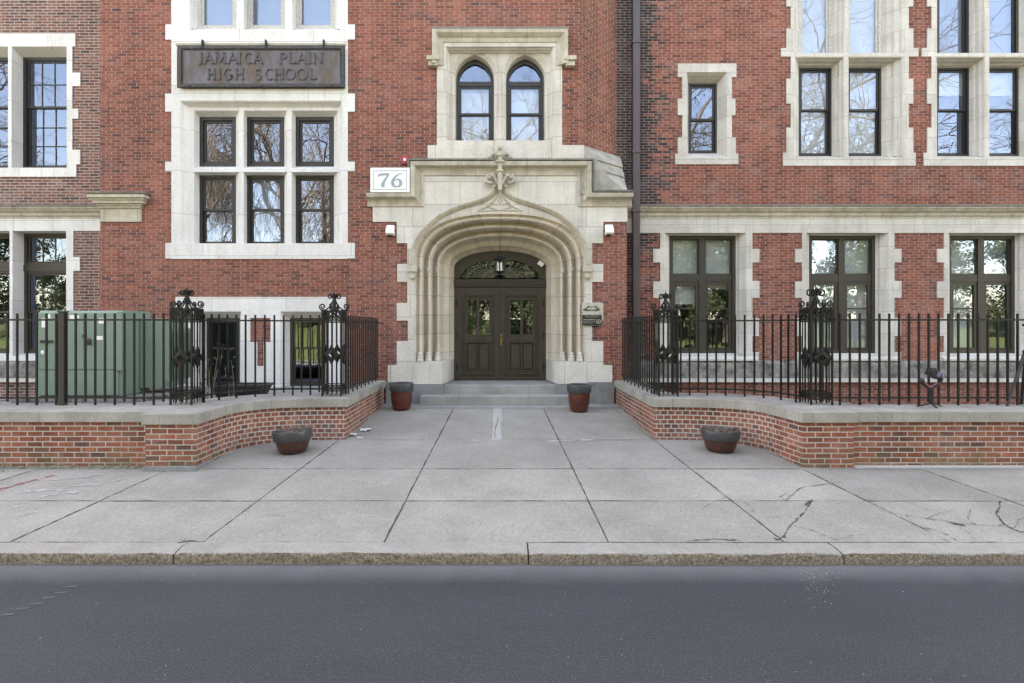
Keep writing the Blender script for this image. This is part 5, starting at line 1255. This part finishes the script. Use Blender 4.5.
m = MB(); b0 = c + rot @ Vector((-.05,-.02,-.005)); m.tube([b0, b0 + Vector((-.03,-.10,-.0)), b0 + Vector((-.033,-.115,0))], [.042,.044,.04], 14); m.build('lens', M['black_plastic'], g, smooth=40)
tx0, ty0 = 7.86, 8.15; tp = empty('light_tripod', (tx0, ty0, ZC), 'black tripod leg leaning at the right edge behind the fence bars', 'tripod')
for a, b in (((7.35,8.12,ZC+.0),(7.66,8.18,1.75)), ((8.05,8.05,ZC+.0),(7.72,8.18,1.75)), ((7.75,8.33,ZC),(7.70,8.2,1.75))):
    m = MB(); m.tube([a, Vector(a).lerp(Vector(b), .5), b], [.018,.02,.024], 8); m.build('leg', M['black_plastic'], tp, smooth=40)
m = MB(); m.lathe([(.03,1.7),(.045,1.74),(.045,1.80),(.02,1.82),(.02,2.15),(.05,2.16),(.05,2.19),(0,2.19)], (7.69, 8.18, 0), 10); m.build('head', M['black_plastic'], tp, smooth=40)

# ------------------------------------------------------------------ across the street (seen mirrored in the panes)
struct(MB().prism_x([(-5.0,-.05),(-5.0,.12),(-8.0,.18),(-8.0,-.05)], -60, 60).build('far_sidewalk', M['concrete']))
gb = MB(); nx, ny = 40, 14; rr = random.Random(8)
vv = [(-70 + 140*i/nx, -8.0 - 32*j/ny, .16 + (2.6*min(1, j/5) if j else 0) + rr.uniform(-.06,.06)*(j > 0)) for i in range(nx+1) for j in range(ny+1)]
gb.add(vv, [(i*(ny+1)+j, (i+1)*(ny+1)+j, (i+1)*(ny+1)+j+1, i*(ny+1)+j+1) for i in range(nx) for j in range(ny)])
struct(gb.build('grass_bank', M['grass'], smooth=60))
def make_tree(name, label, cat, seed, H, weep=False, group=None, twig='bark'):
    r = random.Random(seed); t = empty(name, (0,0,0), label, cat, group); TR, CR = MB(), MB(); cnt = [0]
    def grow(p, d, L, rad, lev):
        if cnt[0] > 9000: return
        n = 4; pts = [p]; dd = d.copy()
        for i in range(n):
            droop = Vector((0,0,(-.34 if weep and lev >= 3 else (.05 if lev < 2 else -.01))))
            dd = (dd + Vector((r.uniform(-.16,.16), r.uniform(-.16,.16), r.uniform(-.1,.1)))*(1 if lev else .35) + droop).normalized(); pts.append(pts[-1] + dd*L/n)
        (TR if lev < 2 else CR).tube(pts, [rad*(1 - .5*i/n) for i in range(n+1)], 6 if lev < 2 else (4 if lev < 3 else 3), cap=False); cnt[0] += 1
        if lev >= (6 if not weep else 5): return
        k = (5 if lev == 0 else 4 if lev < 4 else 3) + (2 if weep and lev >= 3 else 0)
        for i in range(k):
            f = r.uniform(.35 if lev else .5, 1.0); q = pts[0].lerp(pts[-1], f) if lev == 0 else pts[min(n, max(1, int(f*n+.5)))]
            a = r.uniform(0, 6.28); sp = r.uniform(.45, .95); pr = dd.orthogonal().normalized(); pr.rotate(__import__('mathutils').Quaternion(dd, a))
            grow(q, (dd*(1-sp*.45) + pr*sp).normalized(), L*r.uniform(.55,.8), rad*r.uniform(.42,.58), lev+1)
    grow(Vector((0,0,-.2)), Vector((0,0,1)), H*.36, H*.0125, 0)
    TR.build('trunk', M['bark'], t, origin=(0,0,0)); CR.build('crown', M[twig], t, origin=(0,0,0)); return t
def evergreen(name, label, cat, seed, H, W_, group=None, dens=9500):
    r = random.Random(seed); t = empty(name, (0,0,0), label, cat, group); m = MB(); m.tube([(0,0,-.2),(0.05,0,H*.5),(0,0,H*.9)], [.2,.13,.03], 7); m.build('trunk', M['bark'], t, origin=(0,0,0)); m = MB()
    cl = [(Vector((r.gauss(0,W_*.33), r.gauss(0,W_*.33), r.uniform(.12,.95)*H)), r.uniform(.45,1.0)*W_*.34) for _ in range(26)]
    for k in range(dens):
        c, q = cl[r.randrange(len(cl))]; v = Vector((r.gauss(0,1), r.gauss(0,1), r.gauss(0,1))).normalized()*q*r.random()**.4; p = c + v; s = r.uniform(.05,.12)
        d1 = Vector((r.gauss(0,1), r.gauss(0,1), r.gauss(0,1))).normalized(); d2 = d1.orthogonal().normalized(); m.face([p-d1*s, p+d2*s*.6, p+d1*s, p-d2*s*.6])
    m.build('crown', M['evergreen'], t, origin=(0,0,0)); return t
T1 = make_tree('bare_tree', 'tall bare spreading tree across the street, mirrored in the upper panes', 'tree', 11, 20, group='bare trees across the street')
T2 = make_tree('weeping_tree', 'bare weeping tree with tan twigs across the street, mirrored in the white triple window', 'tree', 23, 17, True, 'weeping trees across the street', 'twig')
T3 = evergreen('evergreen_tree', 'dark evergreen across the street, mirrored in the ground floor panes', 'tree', 31, 6.5, 3.6, 'evergreens across the street')
def put(t, spots, k=1.0):
    for i, (x, y, z, rz, s) in enumerate(spots):
        o = t if i == 0 else copy_tree(t); o.location = (x, y, z); o.rotation_euler.z = rz; o.scale = (s*k, s*k, s*k)
put(T1, [(9, -13, 2, .3, 1.0), (22, -17, 2.4, 1.9, 1.1), (30, -12, 2, 4.0, .95), (-36, -15, 2.2, 2.6, 1.05), (-3, -22, 2.6, 5.1, .95), (2.5, -14, 2, 3.3, .8), (40, -16, 2.4, .9, 1), (-12, -24, 2.6, 1.2, .9), (16, -22, 2.6, 4.4, 1)], 1.5)
put(T2, [(-17, -21, 2.5, .0, 1.05), (-25, -19, 2.5, 2.2, 1.0), (-13, -16, 2.2, 4.0, .8)], 1.75)
rp_ = random.Random(77); sp3 = []
for k in range(24):
    x = -48 + 4.1*k; sp3.append((x + rp_.uniform(-1,1), -12.5 - (k % 3)*2.6 + rp_.uniform(-.6,.6), 1.9 + (k % 3)*.3, rp_.uniform(0,6), rp_.uniform(.7,.95) if -34 < x < -7 else rp_.uniform(1.25,1.75)))
put(T3, sp3 + [(-1.6,-10.4,1.3,.4,.95),(1.9,-10.8,1.3,2.4,1.05),(6.2,-10.6,1.3,4.4,1.0),(-5.2,-10.8,1.3,1.4,1.0),(11,-10.5,1.3,3.1,1.05),(15,-10.9,1.3,5.5,1.0)])
